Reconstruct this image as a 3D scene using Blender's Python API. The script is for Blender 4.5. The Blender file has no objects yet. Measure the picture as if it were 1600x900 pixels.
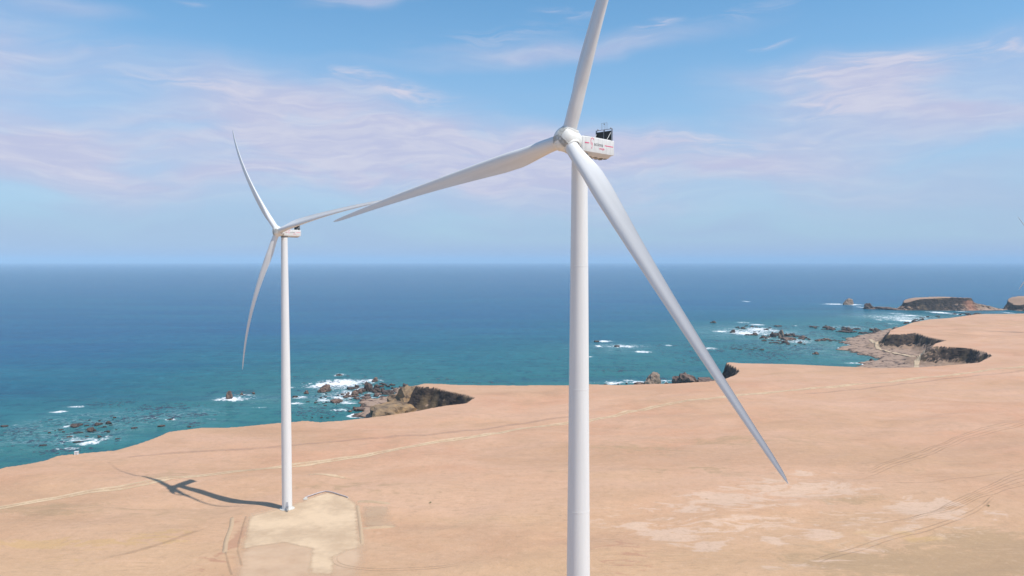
import bpy, bmesh, math, random
import numpy as np
from mathutils import Matrix, Vector

S = bpy.context.scene
COL = S.collection
R = math.radians

# ------------------------------------------------------------------ camera
FPX = 1200.0          # focal length for a 1600 px wide frame
CZ = 162.0            # camera height above the sea
PITCH = math.atan(42.0 / FPX)
cam_d = bpy.data.cameras.new("camera")
cam_d.sensor_width = 36.0
cam_d.lens = 36.0 * FPX / 1600.0
cam_d.clip_start = 0.5
cam_d.clip_end = 400000.0
cam = bpy.data.objects.new("camera", cam_d)
COL.objects.link(cam)
cam.location = (0, 0, CZ)
cam.rotation_euler = (math.pi / 2 - PITCH, 0, 0)
S.camera = cam

# ------------------------------------------------------------------ light
SUN_EL = R(59.0)
SUN_DIR = Vector((76.0, -44.0, 0)).normalized() * math.cos(SUN_EL) + Vector((0, 0, math.sin(SUN_EL)))
sun_d = bpy.data.lights.new("sun", 'SUN')
sun_d.energy = 4.6
sun_d.angle = R(0.53)
sun_d.color = (1.0, 0.925, 0.835)
sun = bpy.data.objects.new("sun", sun_d)
COL.objects.link(sun)
sun.rotation_euler = SUN_DIR.to_track_quat('Z', 'Y').to_euler()
sun.location = (60, -40, 400)

S.view_settings.view_transform = 'Standard'
S.view_settings.look = 'None'
S.view_settings.exposure = 0.0
S.view_settings.gamma = 1.0
S.view_settings.use_curve_mapping = False
S.cycles.max_bounces = 5
S.cycles.diffuse_bounces = 2
S.cycles.glossy_bounces = 2
S.cycles.transparent_max_bounces = 8
S.cycles.volume_bounces = 1


# ------------------------------------------------------------------ node helper
class N:
    def __init__(s, nt):
        s.nt = nt

    def new(s, t, **kw):
        n = s.nt.nodes.new(t)
        for k, v in kw.items():
            setattr(n, k, v)
        return n

    def link(s, a, b):
        s.nt.links.new(a, b)

    def _in(s, sock, v):
        if isinstance(v, bpy.types.NodeSocket):
            s.link(v, sock)
        elif v is not None:
            if isinstance(v, (tuple, list)) and len(v) == 3 and sock.type == 'RGBA':
                v = (*v, 1)
            sock.default_value = v

    def m(s, op, a, b=None, c=None, clamp=False):
        n = s.new('ShaderNodeMath', operation=op)
        n.use_clamp = clamp
        s._in(n.inputs[0], a)
        if b is not None: s._in(n.inputs[1], b)
        if c is not None: s._in(n.inputs[2], c)
        return n.outputs[0]

    def v(s, op, a, b=None):
        n = s.new('ShaderNodeVectorMath', operation=op)
        s._in(n.inputs[0], a)
        if b is not None: s._in(n.inputs[1], b)
        return n.outputs[0]

    def noise(s, vec, scale, detail=4, rough=0.55, dist=0.0, lac=2.0):
        n = s.new('ShaderNodeTexNoise')
        s._in(n.inputs['Vector'], vec)
        n.inputs['Scale'].default_value = scale
        n.inputs['Detail'].default_value = detail
        n.inputs['Roughness'].default_value = rough
        n.inputs['Distortion'].default_value = dist
        n.inputs['Lacunarity'].default_value = lac
        return n.outputs['Fac']

    def ramp(s, x, lo, hi, a=0.0, b=1.0, smooth=True):
        n = s.new('ShaderNodeMapRange')
        n.interpolation_type = 'SMOOTHSTEP' if smooth else 'LINEAR'
        s._in(n.inputs['Value'], x)
        n.inputs['From Min'].default_value = lo
        n.inputs['From Max'].default_value = hi
        n.inputs['To Min'].default_value = a
        n.inputs['To Max'].default_value = b
        return n.outputs[0]

    def mix(s, f, a, b, mode='MIX'):
        n = s.new('ShaderNodeMix', data_type='RGBA', blend_type=mode)
        s._in(n.inputs[0], f)
        s._in(n.inputs[6], a)
        s._in(n.inputs[7], b)
        return n.outputs[2]

    def attr(s, name):
        n = s.new('ShaderNodeAttribute')
        n.attribute_name = name
        return n.outputs['Fac']

    def mapping(s, vec, scale=(1, 1, 1), rot=(0, 0, 0), loc=(0, 0, 0)):
        n = s.new('ShaderNodeMapping')
        s._in(n.inputs['Vector'], vec)
        n.inputs['Scale'].default_value = scale
        n.inputs['Rotation'].default_value = rot
        n.inputs['Location'].default_value = loc
        return n.outputs[0]

    def bump(s, h, strength, dist, normal=None):
        n = s.new('ShaderNodeBump')
        s._in(n.inputs['Strength'], strength)
        n.inputs['Distance'].default_value = dist
        s._in(n.inputs['Height'], h)
        if normal is not None: s.link(normal, n.inputs['Normal'])
        return n.outputs[0]


def material(name, base=None, rough=0.6, **kw):
    m = bpy.data.materials.new(name)
    m.use_nodes = True
    nt = m.node_tree
    b = nt.nodes['Principled BSDF']
    b.inputs['Roughness'].default_value = rough
    if base is not None:
        b.inputs['Base Color'].default_value = (*base, 1)
    for k, v in kw.items():
        b.inputs[k.replace('_', ' ')].default_value = v
    return m, N(nt), b


# ------------------------------------------------------------------ sky
W = bpy.data.worlds.new("World")
S.world = W
W.use_nodes = True
n = N(W.node_tree)
bg = W.node_tree.nodes['Background']
sky = n.new('ShaderNodeTexSky')
sky.sky_type = 'NISHITA'
sky.sun_disc = False
sky.sun_elevation = SUN_EL
sky.sun_rotation = math.atan2(SUN_DIR.x, SUN_DIR.y)
sky.altitude = 150
sky.air_density = 1.0
sky.dust_density = 0.5
sky.ozone_density = 1.6
SKY_TINT = (0.72, 1.12, 1.24)
SKY_STRENGTH = 0.13
tc = n.new('ShaderNodeTexCoord').outputs['Generated']
sep = n.new('ShaderNodeSeparateXYZ')
n.link(tc, sep.inputs[0])
dx, dy, dz = sep.outputs
az = n.m('ARCTAN2', dx, dy)                 # azimuth, 0 = out to sea
el = n.m('ARCSINE', dz)
com = n.new('ShaderNodeCombineXYZ')
n.link(az, com.inputs[0]); n.link(el, com.inputs[1])
ae = com.outputs[0]
# wispy cirrus texture: stretched sideways, slightly warped
warp = n.new('ShaderNodeTexNoise'); n.link(ae, warp.inputs['Vector']); warp.inputs['Scale'].default_value = 6.0
warp.inputs['Detail'].default_value = 3
wv = n.v('SCALE', n.v('SUBTRACT', warp.outputs['Color'], (0.5, 0.5, 0.5)))
wv.node.inputs['Scale'].default_value = 0.06
aew = n.v('ADD', ae, wv)
t_soft = n.noise(n.mapping(aew, (3.0, 13.0, 1), (0, 0, R(4))), 1.4, 4, 0.48, 0.4)
t_wisp = n.noise(n.mapping(aew, (5.0, 34.0, 1), (0, 0, R(-7))), 2.2, 8, 0.62, 0.8)


def blob(px, py, hw, hh, rot=0.0, amp=1.0):
    """soft cloud region centred on a direction (azimuth, elevation)"""
    a = (px - 800) / FPX; e = (408 - py) / FPX
    p = n.mapping(aew, (1, 1, 1), (0, 0, 0), (-a, -e, 0))
    p = n.mapping(p, (1, 1, 1), (0, 0, R(rot)))
    p = n.mapping(p, (FPX / hw, FPX / hh, 1))
    l = n.new('ShaderNodeVectorMath', operation='LENGTH'); n.link(p, l.inputs[0])
    return n.m('MULTIPLY', n.ramp(l.outputs['Value'], 1.0, 0.0), amp)


def total(lst):
    t = lst[0]
    for x in lst[1:]:
        t = n.m('ADD', t, x)
    return t


soft = total([
    blob(20, 145, 300, 120, 0, 1.3), blob(250, 255, 800, 95, 0, 1.5), blob(500, 180, 400, 75, 6, 1.15), blob(720, 265, 420, 60, -3, .9),
    blob(980, 245, 560, 60, 2, 1.25), blob(1480, 195, 480, 95, 2, 1.35), blob(1250, 150, 260, 45, 2, .6), blob(30, 15, 190, 50, 4, 0.95),
    blob(950, 300, 620, 70, 0, 0.75), blob(850, 90, 420, 30, -5, 0.8), blob(600, 12, 150, 26, -9, 0.75),
    blob(1300, 300, 800, 60, 0, 0.25), blob(180, 72, 130, 20, 6, 0.5)])
wisp = total([
    blob(640, 158, 130, 22, 8, 1.0), blob(1310, 140, 140, 24, 3, 1.1), blob(1500, 140, 160, 26, 0, 1.0),
    blob(1290, 190, 120, 24, 0, 1.0), blob(1010, 60, 60, 14, -14, 1.0), blob(880, 38, 70, 12, 0, 0.9),
    blob(540, 138, 100, 16, 0, 0.9), blob(1195, 93, 50, 10, 0, 0.9), blob(225, 123, 50, 10, 0, 0.9),
    blob(1050, 235, 260, 30, 0, 0.7), blob(600, 12, 160, 22, -9, 0.6), blob(340, 50, 40, 8, 0, 0.7),
    blob(760, 70, 200, 20, -6, 0.5), blob(330, 165, 200, 26, 6, 0.5), blob(1160, 40, 120, 22, -8, 0.4)])
# elsewhere around the horizon: the same kind of thin cirrus
back = n.m('MULTIPLY', n.ramp(n.m('ABSOLUTE', az), 0.75, 1.1), n.m('MULTIPLY', n.ramp(el, 0.0, 0.1), n.ramp(el, 0.7, 0.25)))
soft = n.m('ADD', soft, n.m('MULTIPLY', back, 0.7))
c1 = n.m('MULTIPLY', soft, n.ramp(t_soft, 0.34, 0.60, 0.42, 1.0))
c2 = n.m('MULTIPLY', wisp, n.ramp(t_wisp, 0.42, 0.66))
cl = n.m('MINIMUM', n.m('ADD', n.m('MULTIPLY', c1, 0.80), n.m('MULTIPLY', c2, 0.62)), 0.92)
tint = n.mix(1.0, sky.outputs[0], SKY_TINT, 'MULTIPLY')
cloudcol = n.mix(n.ramp(t_wisp, 0.35, 0.7), (4.15, 4.30, 5.8), (5.1, 5.1, 6.1))
# thin high veil thickening toward the horizon
veil = n.m('MULTIPLY', n.ramp(el, 0.36, 0.0, 0.0, 1.0), n.ramp(t_soft, 0.2, 0.7, 0.75, 1.0))
veil = n.m('MAXIMUM', n.m('MULTIPLY', veil, 0.92), n.ramp(el, 0.10, 0.0, 0.0, 0.97))
tint = n.mix(veil, tint, (2.95, 3.80, 5.5))
skyc = n.mix(cl, tint, cloudcol)
n.link(skyc, bg.inputs['Color'])
bg.inputs['Strength'].default_value = SKY_STRENGTH


# ------------------------------------------------------------------ numpy noise
def vnoise(x, y, seed=0):
    xi = np.floor(x).astype(np.int64); yi = np.floor(y).astype(np.int64)
    fx = x - xi; fy = y - yi
    fx = fx * fx * fx * (fx * (fx * 6 - 15) + 10); fy = fy * fy * fy * (fy * (fy * 6 - 15) + 10)

    def h(i, j):
        k = (i * 374761393 + j * 668265263 + seed * 1274126177) & 0xFFFFFFFF
        k = ((k ^ (k >> 13)) * 1274126177) & 0xFFFFFFFF
        k = (k ^ (k >> 16)) & 0xFFFFFFFF
        return k / 4294967295.0
    a = h(xi, yi); b = h(xi + 1, yi); c = h(xi, yi + 1); d = h(xi + 1, yi + 1)
    return (a + (b - a) * fx) * (1 - fy) + (c + (d - c) * fx) * fy


def fbm(x, y, oct=4, seed=0, gain=0.5):
    t = 0; a = 1; s = 0
    for o in range(oct):
        t = t + a * vnoise(x, y, seed + o * 17); s += a
        a *= gain; x = x * 2.03 + 11.3; y = y * 2.03 - 7.1
    return t / s


def sst(x, a, b):
    t = np.clip((x - a) / (b - a), 0, 1)
    return t * t * (3 - 2 * t)


def ground(px, py, z=30.0):
    """where the sight line through a pixel of the photo meets the height z (authoring aid)"""
    d = (CZ - z) * FPX / (py - 408.0)
    return ((px - 800.0) / FPX * d, d)


def sdist(x, y, poly):
    """signed distance to a closed polygon, positive inside"""
    p = np.array(poly, float); q = np.roll(p, -1, axis=0)
    best = np.full(x.shape, 1e18); inside = np.zeros(x.shape, bool)
    for (x0, y0), (x1, y1) in zip(p, q):
        ex, ey = x1 - x0, y1 - y0
        t = np.clip(((x - x0) * ex + (y - y0) * ey) / (ex * ex + ey * ey + 1e-12), 0, 1)
        dd = (x - x0 - t * ex) ** 2 + (y - y0 - t * ey) ** 2
        best = np.minimum(best, dd)
        c = ((y0 > y) != (y1 > y)) & (x < ex * (y - y0) / (ey + 1e-12 * (ey == 0)) + x0)
        inside ^= c
    return np.where(inside, 1, -1) * np.sqrt(best)


# ------------------------------------------------------------------ coast
edge_px = [(-160, 775), (-70, 752), (0, 733), (66, 722), (84, 714.5), (126, 710), (177, 705.5), (210, 696), (234, 687.5), (261, 676), (315, 669.5),
           (351, 670), (390, 666.5), (435, 662), (459, 660.5), (474, 659), (498, 661), (534, 658.5), (575, 654), (606, 650), (647, 644),
           (694, 635), (728, 631), (741, 622), (721, 616), (699, 612), (678, 606), (660, 605), (650, 603.5), (655, 601.5), (663, 600), (687, 600.5), (710, 602),
           (777, 603), (880, 603), (918, 601), (970, 602.5), (1006, 601), (1055, 600), (1112, 596.5), (1130, 594), (1152, 586), (1157, 580), (1148, 573), (1136, 567.5),
           (1142, 566.5), (1161, 568), (1240, 569.5), (1314, 573), (1379, 575.5), (1438, 574.5), (1474, 572), (1505, 569.5), (1532, 567),
           (1553, 556), (1541, 550), (1521, 545), (1487, 542), (1467, 541), (1458, 543), (1463, 537), (1481, 532), (1454, 527), (1433, 520), (1406, 523),
           (1390, 522), (1393, 516), (1402, 512.5), (1411, 510), (1427, 504), (1454, 499), (1483, 497), (1530, 490.6), (1600, 490), (1700, 489)]
coast = [(-900, -500), (-700, 150), (-520, 330)] + [ground(a, b) for a, b in edge_px] + [(2600, 1950), (4200, 1900), (9000, 2600), (9000, -3000), (-900, -3000)]
shelf_px = [(1200, 600), (1335, 579), (1352, 562), (1384, 563), (1366, 556), (1348, 550), (1322, 545), (1330, 538), (1319, 533), (1333, 528), (1352, 523), (1384, 515), (1440, 505), (1560, 520), (1560, 600)]
shelf = [ground(a, b, 3) for a, b in shelf_px]
shelf2_px = [(560, 628), (585, 620), (605, 617), (630, 606), (680, 600), (745, 612), (745, 660), (580, 660), (560, 645), (585, 640)]
shelf2 = [ground(a, b, 3) for a, b in shelf2_px]
yard = ground(440, 797)


def terrain_parts(x, y):
    d0 = sdist(x, y, coast)
    rough = fbm(x / 22, y / 22, 4, 3) - 0.5
    d = d0 + rough * 5 * sst(np.abs(d0), 0, 4)
    top = 30 + 9 * sst(y, 330, 170) + 2.6 * (fbm(x / 170, y / 120, 3, 9) - 0.5) * sst(d0, 10, 120)
    top = top + 3.0 * (fbm(x / 420 + 5, y / 260, 2, 21) - 0.5) * sst(d0, 60, 240)
    top = top + 5.0 * (fbm((x + y) / 75, (y - .35 * x) / 45, 3, 25) - 0.5) * sst(d0, 12, 70)
    # shallow hollow landward of the coast, left of the far turbine, rising again to the track
    top = top - 2.6 * np.exp(-(((x + 168) / 30) ** 2 + ((y - 418) / 16) ** 2))
    top = top + 1.3 * np.exp(-(((x + 185) / 60) ** 2 + ((y - 462) / 16) ** 2))
    top = top + 0.35 * (fbm(x / 14, y / 9, 3, 31) - 0.5) * sst(d0, 2, 30)
    # levelled working pad beside the far turbine
    f = sst(np.hypot((x - yard[0] - 14) / 46, (y - yard[1] + 26) / 38), 1.25, 0.75)
    top = top * (1 - f) + 29.6 * f
    # far inland the land keeps rising gently
    top = top + 10 * sst(d0, 500, 4000)
    wide = sst(x, 300, 420)
    t = np.clip(-d / ((12 + 16 * wide) + (14 + 26 * wide) * fbm(x / 45, y / 45, 3, 41)), 0, 1)
    rid = 1 - np.abs(2 * fbm(x / 16, y / 16, 4, 51) - 1) * 2
    cut = 0.10 + 0.26 * fbm(x / 18, y / 18, 3, 45) + 0.3 * (1 - wide)
    dr = 0.48 + 0.42 * fbm(x / 30 + 7, y / 30, 3, 47) + 0.12 * (1 - wide)
    prof = np.where(t < cut, 1 - t / cut * dr, (1 - dr) * (1 - (t - cut) / (1 - cut)) ** 1.05)
    zc = prof * (top - 2.0) + 2.0 + (rid - 0.35) * np.where(t < cut, 8.0, 8.0 - 6.0 * sst(t, cut, cut + 0.15)) * np.sin(np.pi * np.clip(t, 0, 1)) ** 0.6
    beach = -3.2 + 5.2 * sst(d, -80, -18) + 1.4 * (fbm(x / 11, y / 11, 3, 61) - 0.5)
    z = np.where(d > 0, top, np.where(t < 1, np.maximum(zc, beach), beach))
    for poly, hgt in ((shelf, 3.2), (shelf2, 2.4)):
        ds = sdist(x, y, poly) + (fbm(x / 26, y / 26, 4, 71) - 0.5) * 46
        sh = -1.5 + (hgt + 1.5) * sst(ds, -14, 10) + 2.6 * (fbm(x / 9, y / 9, 4, 81) - 0.45) * sst(ds, -16, 2) + 2.0 * sst(ds, 15, 90)
        z = np.where(d > 0, z, np.maximum(z, sh))
    rock = np.where(d > 0.6, 0.0, 1.0)
    return z, rock, d0


def warp_grid(us, ys, wfun):
    U, Y = np.meshgrid(us, ys)
    return U * wfun(Y), Y


def wfun(y):
    return 260 + 0.78 * np.sqrt(y * y + 60 ** 2)


def grid_mesh(name, X, Y, Z, attrs, mat, uv=False):
    r, c = X.shape
    me = bpy.data.meshes.new(name)
    nv = r * c; nf = (r - 1) * (c - 1)
    me.vertices.add(nv)
    co = np.empty((nv, 3), np.float32)
    co[:, 0] = X.ravel(); co[:, 1] = Y.ravel(); co[:, 2] = Z.ravel()
    me.vertices.foreach_set('co', co.ravel())
    i = np.arange(nv).reshape(r, c)
    q = np.stack([i[:-1, :-1], i[:-1, 1:], i[1:, 1:], i[1:, :-1]], -1).reshape(-1, 4)
    me.loops.add(nf * 4); me.polygons.add(nf)
    me.loops.foreach_set('vertex_index', q.ravel().astype(np.int32))
    me.polygons.foreach_set('loop_start', (np.arange(nf) * 4).astype(np.int32))
    me.polygons.foreach_set('use_smooth', np.ones(nf, bool))
    me.update(calc_edges=True)
    for k, v in attrs.items():
        a = me.attributes.new(k, 'FLOAT', 'POINT')
        a.data.foreach_set('value', v.ravel().astype(np.float32))
    me.materials.append(mat)
    o = bpy.data.objects.new(name, me)
    COL.objects.link(o)
    return o


ya = [-900, -600, -350, -180, -60, 20, 80, 120]
y = 150.0
while y < 5200:
    ya.append(y)
    y += 1.6 if y < 420 else (2.0 if y < 1500 else (2.0 + (y - 1500) * 0.02))
ys = np.array(ya)
us = np.linspace(-1, 1, 980)
TX, TY = warp_grid(us, ys, wfun)
TZ, TROCK, TD = terrain_parts(TX, TY)


def tz(x, y):
    """height of the terrain sheet (bilinear on its own grid)"""
    x = np.asarray(x, float); y = np.asarray(y, float)
    j = np.clip(np.searchsorted(ys, y) - 1, 0, len(ys) - 2)
    fy = (y - ys[j]) / (ys[j + 1] - ys[j])
    out = 0
    for jj, wt in ((j, 1 - fy), (j + 1, fy)):
        u = (x / wfun(ys[jj]) + 1) / 2 * (len(us) - 1)
        i = np.clip(np.floor(u).astype(int), 0, len(us) - 2); fx = np.clip(u - i, 0, 1)
        out = out + wt * (TZ[jj, i] * (1 - fx) + TZ[jj, i + 1] * fx)
    return out


def ground_t(px, py):
    """sight line meets the terrain"""
    z = 30.0
    for _ in range(8):
        gx, gy = ground(px, py, z)
        z = 0.5 * z + 0.5 * float(tz(gx, gy))
    return ground(px, py, z)


def blobs_mask(X, Y, lst, z, soft=1.0):
    """lst of (px, py, half width px, half height px, amp)"""
    out = np.zeros(X.shape)
    for (px, py, hw, hh, amp) in lst:
        gx, gy = ground(px, py, z)
        sx = hw / FPX * gy; sy = gy * gy * hh / (FPX * (CZ - z))
        m = (np.abs(X - gx) < 3 * sx) & (np.abs(Y - gy) < 3 * sy)
        e = np.exp(-(((X[m] - gx) / sx) ** 2 + ((Y[m] - gy) / sy) ** 2))
        out[m] = np.maximum(out[m], amp * e)
    return out


pale_l = [(1120, 810, 190, 42, .42), (1180, 775, 150, 25, .40), (1400, 810, 150, 35, .36), (1000, 812, 34, 9, .9), (1050, 826, 50, 14, 1), (1110, 846, 34, 12, .9), (1085, 790, 40, 10, .8), (1140, 776, 60, 14, 1), (1060, 785, 30, 6, .6),
          (1240, 758, 100, 16, .75), (1330, 760, 50, 11, .7), (1270, 735, 60, 7, .5), (1210, 835, 22, 10, .9), (1290, 825, 38, 12, .8), (1260, 810, 30, 7, .5),
          (1450, 790, 55, 18, 1.1), (1480, 782, 40, 8, .9), (1380, 830, 40, 8, .8), (1350, 848, 50, 8, .8), (1250, 880, 70, 8, .6), (1300, 868, 40, 5, .6),
          (1170, 800, 60, 20, .45), (980, 795, 50, 8, .5), (1560, 800, 30, 12, .4)]
ochre_l = [(50, 852, 60, 9, .9), (150, 855, 45, 8, .7), (230, 850, 60, 12, .6), (270, 838, 40, 8, .5), (1430, 840, 50, 8, .7), (1380, 838, 60, 10, .5), (100, 880, 90, 10, .3)]
rust_l = [(356, 850, 12, 40, .9), (362, 815, 12, 8, .6), (330, 880, 40, 14, .4), (960, 860, 70, 30, .35), (970, 880, 50, 20, .4), (480, 885, 60, 12, .35)]
dark_l = [(1010, 700, 100, 10, .5), (1080, 735, 120, 10, .4), (250, 745, 50, 12, .5), (100, 795, 160, 14, .5), (1480, 880, 240, 32, 1.3), (1570, 850, 120, 26, 1.2),
          (540, 760, 90, 9, .4), (1180, 690, 150, 9, .4), (1330, 780, 80, 8, .6), (620, 770, 60, 7, .35), (950, 700, 60, 6, .4)]
A = {'rock': TROCK, 'pale': blobs_mask(TX, TY, pale_l, 33), 'ochre': blobs_mask(TX, TY, ochre_l, 30),
     'rust': blobs_mask(TX, TY, rust_l, 31), 'olive': blobs_mask(TX, TY, dark_l, 31), 'coastd': np.clip(TD, -200, 3000)}

# ---- ground material
m_ground, n, b = material('desert_ground', rough=0.95)
b.inputs['Specular IOR Level'].default_value = 0.15
P = n.new('ShaderNodeNewGeometry')
pos = P.outputs['Position']
nz = n.new('ShaderNodeSeparateXYZ'); n.link(P.outputs['True Normal'], nz.inputs[0])
pz = n.new('ShaderNodeSeparateXYZ'); n.link(pos, pz.inputs[0])
flat = n.v('MULTIPLY', pos, (1, 1, 0))
big = n.noise(flat, 0.006, 5, 0.6)
streak = n.noise(n.mapping(flat, (0.008, 0.012, 1), (0, 0, R(-24))), 1.0, 9, 0.66, 1.4)
streak2 = n.noise(n.mapping(flat, (0.04, 0.07, 1), (0, 0, R(-36))), 1.0, 8, 0.70, 1.0)
fine = n.noise(flat, 0.9, 6, 0.7)
mid = n.noise(flat, 0.08, 6, 0.62)
c = n.mix(n.ramp(big, 0.35, 0.66), (0.540, 0.300, 0.190), (0.525, 0.325, 0.203))
c = n.mix(n.ramp(streak, 0.38, 0.64), c, (0.560, 0.345, 0.232))
c = n.mix(n.m('MULTIPLY', n.ramp(streak, 0.44, 0.30), 0.5), c, (0.40, 0.245, 0.155))
c = n.mix(n.m('MULTIPLY', n.ramp(streak2, 0.50, 0.68), 0.35), c, (0.40, 0.262, 0.172))
c = n.mix(n.m('MULTIPLY', n.ramp(mid, 0.56, 0.72), 0.35), c, (0.385, 0.268, 0.165))
tone = n.noise(n.mapping(flat, (0.0035, 0.008, 1), (0, 0, R(-25))), 1.0, 5, 0.6, 1.0)
nearness = n.m('MULTIPLY', n.ramp(pz.outputs[1], 560, 240), n.ramp(tone, 0.30, 0.62, 0.35, 1.0))
c = n.mix(n.m('MULTIPLY', nearness, 0.85), c, (0.525, 0.350, 0.203))
c = n.mix(n.m('MULTIPLY', n.ramp(tone, 0.50, 0.36), 0.40), c, (0.425, 0.262, 0.158))
c = n.mix(n.m('MULTIPLY', n.ramp(tone, 0.54, 0.70), 0.40), c, (0.600, 0.375, 0.260))


def patch(c, at, col, strength=1.0, thr=(0.34, 0.62), mixn=None):
    k = n.m('ADD', n.attr(at), n.m('MULTIPLY', n.m('SUBTRACT', mixn, 0.5), 3.0))
    k = n.m('MULTIPLY', n.ramp(k, *thr), n.m('MINIMUM', n.m('MULTIPLY', n.attr(at), 4), 1.0))
    return n.mix(n.m('MULTIPLY', k, strength), c, col)


pn = n.noise(n.mapping(flat, (0.035, 0.075, 1), (0, 0, R(-30))), 1.0, 10, 0.70, 1.8)
c = patch(c, 'olive', (0.375, 0.258, 0.150), 0.7, (0.2, 0.75), pn)
c = patch(c, 'pale', (0.610, 0.435, 0.320), 0.8, (0.36, 0.66), pn)
c = patch(c, 'ochre', (0.52, 0.335, 0.155), 0.6, (0.36, 0.62), pn)
c = patch(c, 'rust', (0.43, 0.235, 0.150), 0.8, (0.36, 0.6), pn)
c = n.mix(n.ramp(fine, 0.25, 0.75, 0.0, 1.0), n.mix(1.0, c, (0.93, 0.93, 0.93), 'MULTIPLY'), n.mix(1.0, c, (1.05, 1.05, 1.05), 'MULTIPLY'))
spots = n.new('ShaderNodeTexVoronoi'); spots.inputs['Scale'].default_value = 0.11
n.link(n.v('ADD', flat, n.v('SCALE', n.v('SUBTRACT', warpc := n.new('ShaderNodeTexNoise').outputs['Color'], (0.5, 0.5, 0.5)))), spots.inputs['Vector'])
sp = n.m('MULTIPLY', n.ramp(spots.outputs['Distance'], 0.13, 0.05), n.ramp(mid, 0.52, 0.62))
c = n.mix(n.m('MULTIPLY', sp, 0.45), c, (0.27, 0.18, 0.11))
grit = n.noise(flat, 0.22, 9, 0.80)
c = n.mix(n.m('MULTIPLY', n.ramp(grit, 0.50, 0.36), n.ramp(pz.outputs[1], 1100, 350, 0.15, 0.40)), c, (0.36, 0.235, 0.145))
c = n.mix(n.m('MULTIPLY', n.ramp(grit, 0.53, 0.66), n.ramp(pz.outputs[1], 1100, 350, 0.10, 0.30)), c, (0.66, 0.455, 0.325))
comb = n.noise(n.mapping(flat, (0.10, 1.1, 1), (0, 0, R(-52))), 1.0, 5, 0.7, 0.5)
comb2 = n.noise(n.mapping(flat, (0.07, 0.8, 1), (0, 0, R(-20))), 1.0, 5, 0.7, 0.5)
area = n.m('MULTIPLY', n.ramp(n.noise(flat, 0.016, 3), 0.42, 0.60), n.ramp(pz.outputs[1], 700, 450))
c = n.mix(n.m('MULTIPLY', area, n.m('MULTIPLY', n.ramp(comb, 0.50, 0.66), 0.45)), c, (0.33, 0.225, 0.14))
c = n.mix(n.m('MULTIPLY', area, n.m('MULTIPLY', n.ramp(comb2, 0.52, 0.68), 0.35)), c, (0.62, 0.42, 0.29))
spk = n.noise(flat, 0.45, 5, 0.75)
c = n.mix(n.m('MULTIPLY', n.ramp(spk, 0.60, 0.72), 0.35), c, (0.30, 0.20, 0.125))
# cliffs: dark bedded rock, ochre talus, grey shore
rn = n.noise(n.mapping(pos, (1, 1, 2.6)), 0.10, 8, 0.68)
rn2 = n.noise(pos, 0.035, 4, 0.6)
rock = n.mix(n.ramp(rn, 0.36, 0.62), (0.010, 0.009, 0.011), (0.085, 0.062, 0.050))
rock = n.mix(n.m('MULTIPLY', n.ramp(rn2, 0.52, 0.66), 0.7), rock, (0.215, 0.150, 0.085))
talus = n.mix(n.ramp(rn, 0.3, 0.7), (0.250, 0.172, 0.122), (0.360, 0.250, 0.178))
shorec = n.mix(n.ramp(n.noise(pos, 0.10, 6, 0.7), 0.36, 0.50), (0.060, 0.043, 0.038), (0.37, 0.260, 0.195))
steep = n.ramp(nz.outputs[2], 0.78, 0.62)
rc = n.mix(steep, n.mix(n.ramp(pz.outputs[2], 4.5, 8.0), shorec, talus), rock)
wet = n.ramp(pz.outputs[2], 1.4, 0.3)
rc = n.mix(n.m('MULTIPLY', wet, 0.8), rc, (0.03, 0.024, 0.024))
rc = n.mix(n.m('MULTIPLY', n.attr('orange'), 0.75), rc, (0.36, 0.17, 0.11))
c = n.mix(n.ramp(n.attr('rock'), 0.25, 0.75), c, rc)
n.link(c, b.inputs['Base Color'])
bh = n.m('ADD', n.m('MULTIPLY', fine, 0.45), n.m('ADD', n.m('MULTIPLY', streak2, 0.9), n.m('MULTIPLY', mid, 0.7)))
bh = n.m('ADD', bh, n.m('MULTIPLY', n.m('MULTIPLY', rn, n.attr('rock')), 6.0))
n.link(n.bump(bh, 0.5, 1.0), b.inputs['Normal'])
ter = grid_mesh('desert_ground', TX, TY, TZ, A, m_ground)
ter['kind'] = 'structure'

# ------------------------------------------------------------------ overlays: tracks and pads draped on the ground
def overlay_mat(name, col, col2, thr=(0.30, 0.60), strength=0.9, sc=0.5):
    m, n, b = material(name, rough=0.95)
    b.inputs['Specular IOR Level'].default_value = 0.15
    pos = n.new('ShaderNodeNewGeometry').outputs['Position']
    f = n.noise(n.v('MULTIPLY', pos, (1, 1, 0)), sc, 6, 0.65)
    g = n.noise(n.v('MULTIPLY', pos, (1, 1, 0)), sc * 0.15, 4, 0.6)
    n.link(n.mix(n.ramp(f, 0.3, 0.7), col, col2), b.inputs['Base Color'])
    k = n.m('ADD', n.attr('m'), n.m('MULTIPLY', n.m('SUBTRACT', n.m('MULTIPLY', n.m('ADD', f, g), 0.5), 0.5), 1.1))
    k = n.m('MULTIPLY', n.ramp(k, *thr), n.m('MINIMUM', n.m('MULTIPLY', n.attr('m'), 5), 1.0))
    k = n.m('MULTIPLY', k, n.m('MULTIPLY', n.ramp(g, 0.3, 0.62, 0.6, 1.0), strength))
    tr = n.new('ShaderNodeBsdfTransparent')
    mx = n.new('ShaderNodeMixShader')
    n.link(k, mx.inputs[0]); n.link(tr.outputs[0], mx.inputs[1]); n.link(b.outputs[0], mx.inputs[2])
    n.link(mx.outputs[0], m.node_tree.nodes['Material Output'].inputs['Surface'])
    return m


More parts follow.
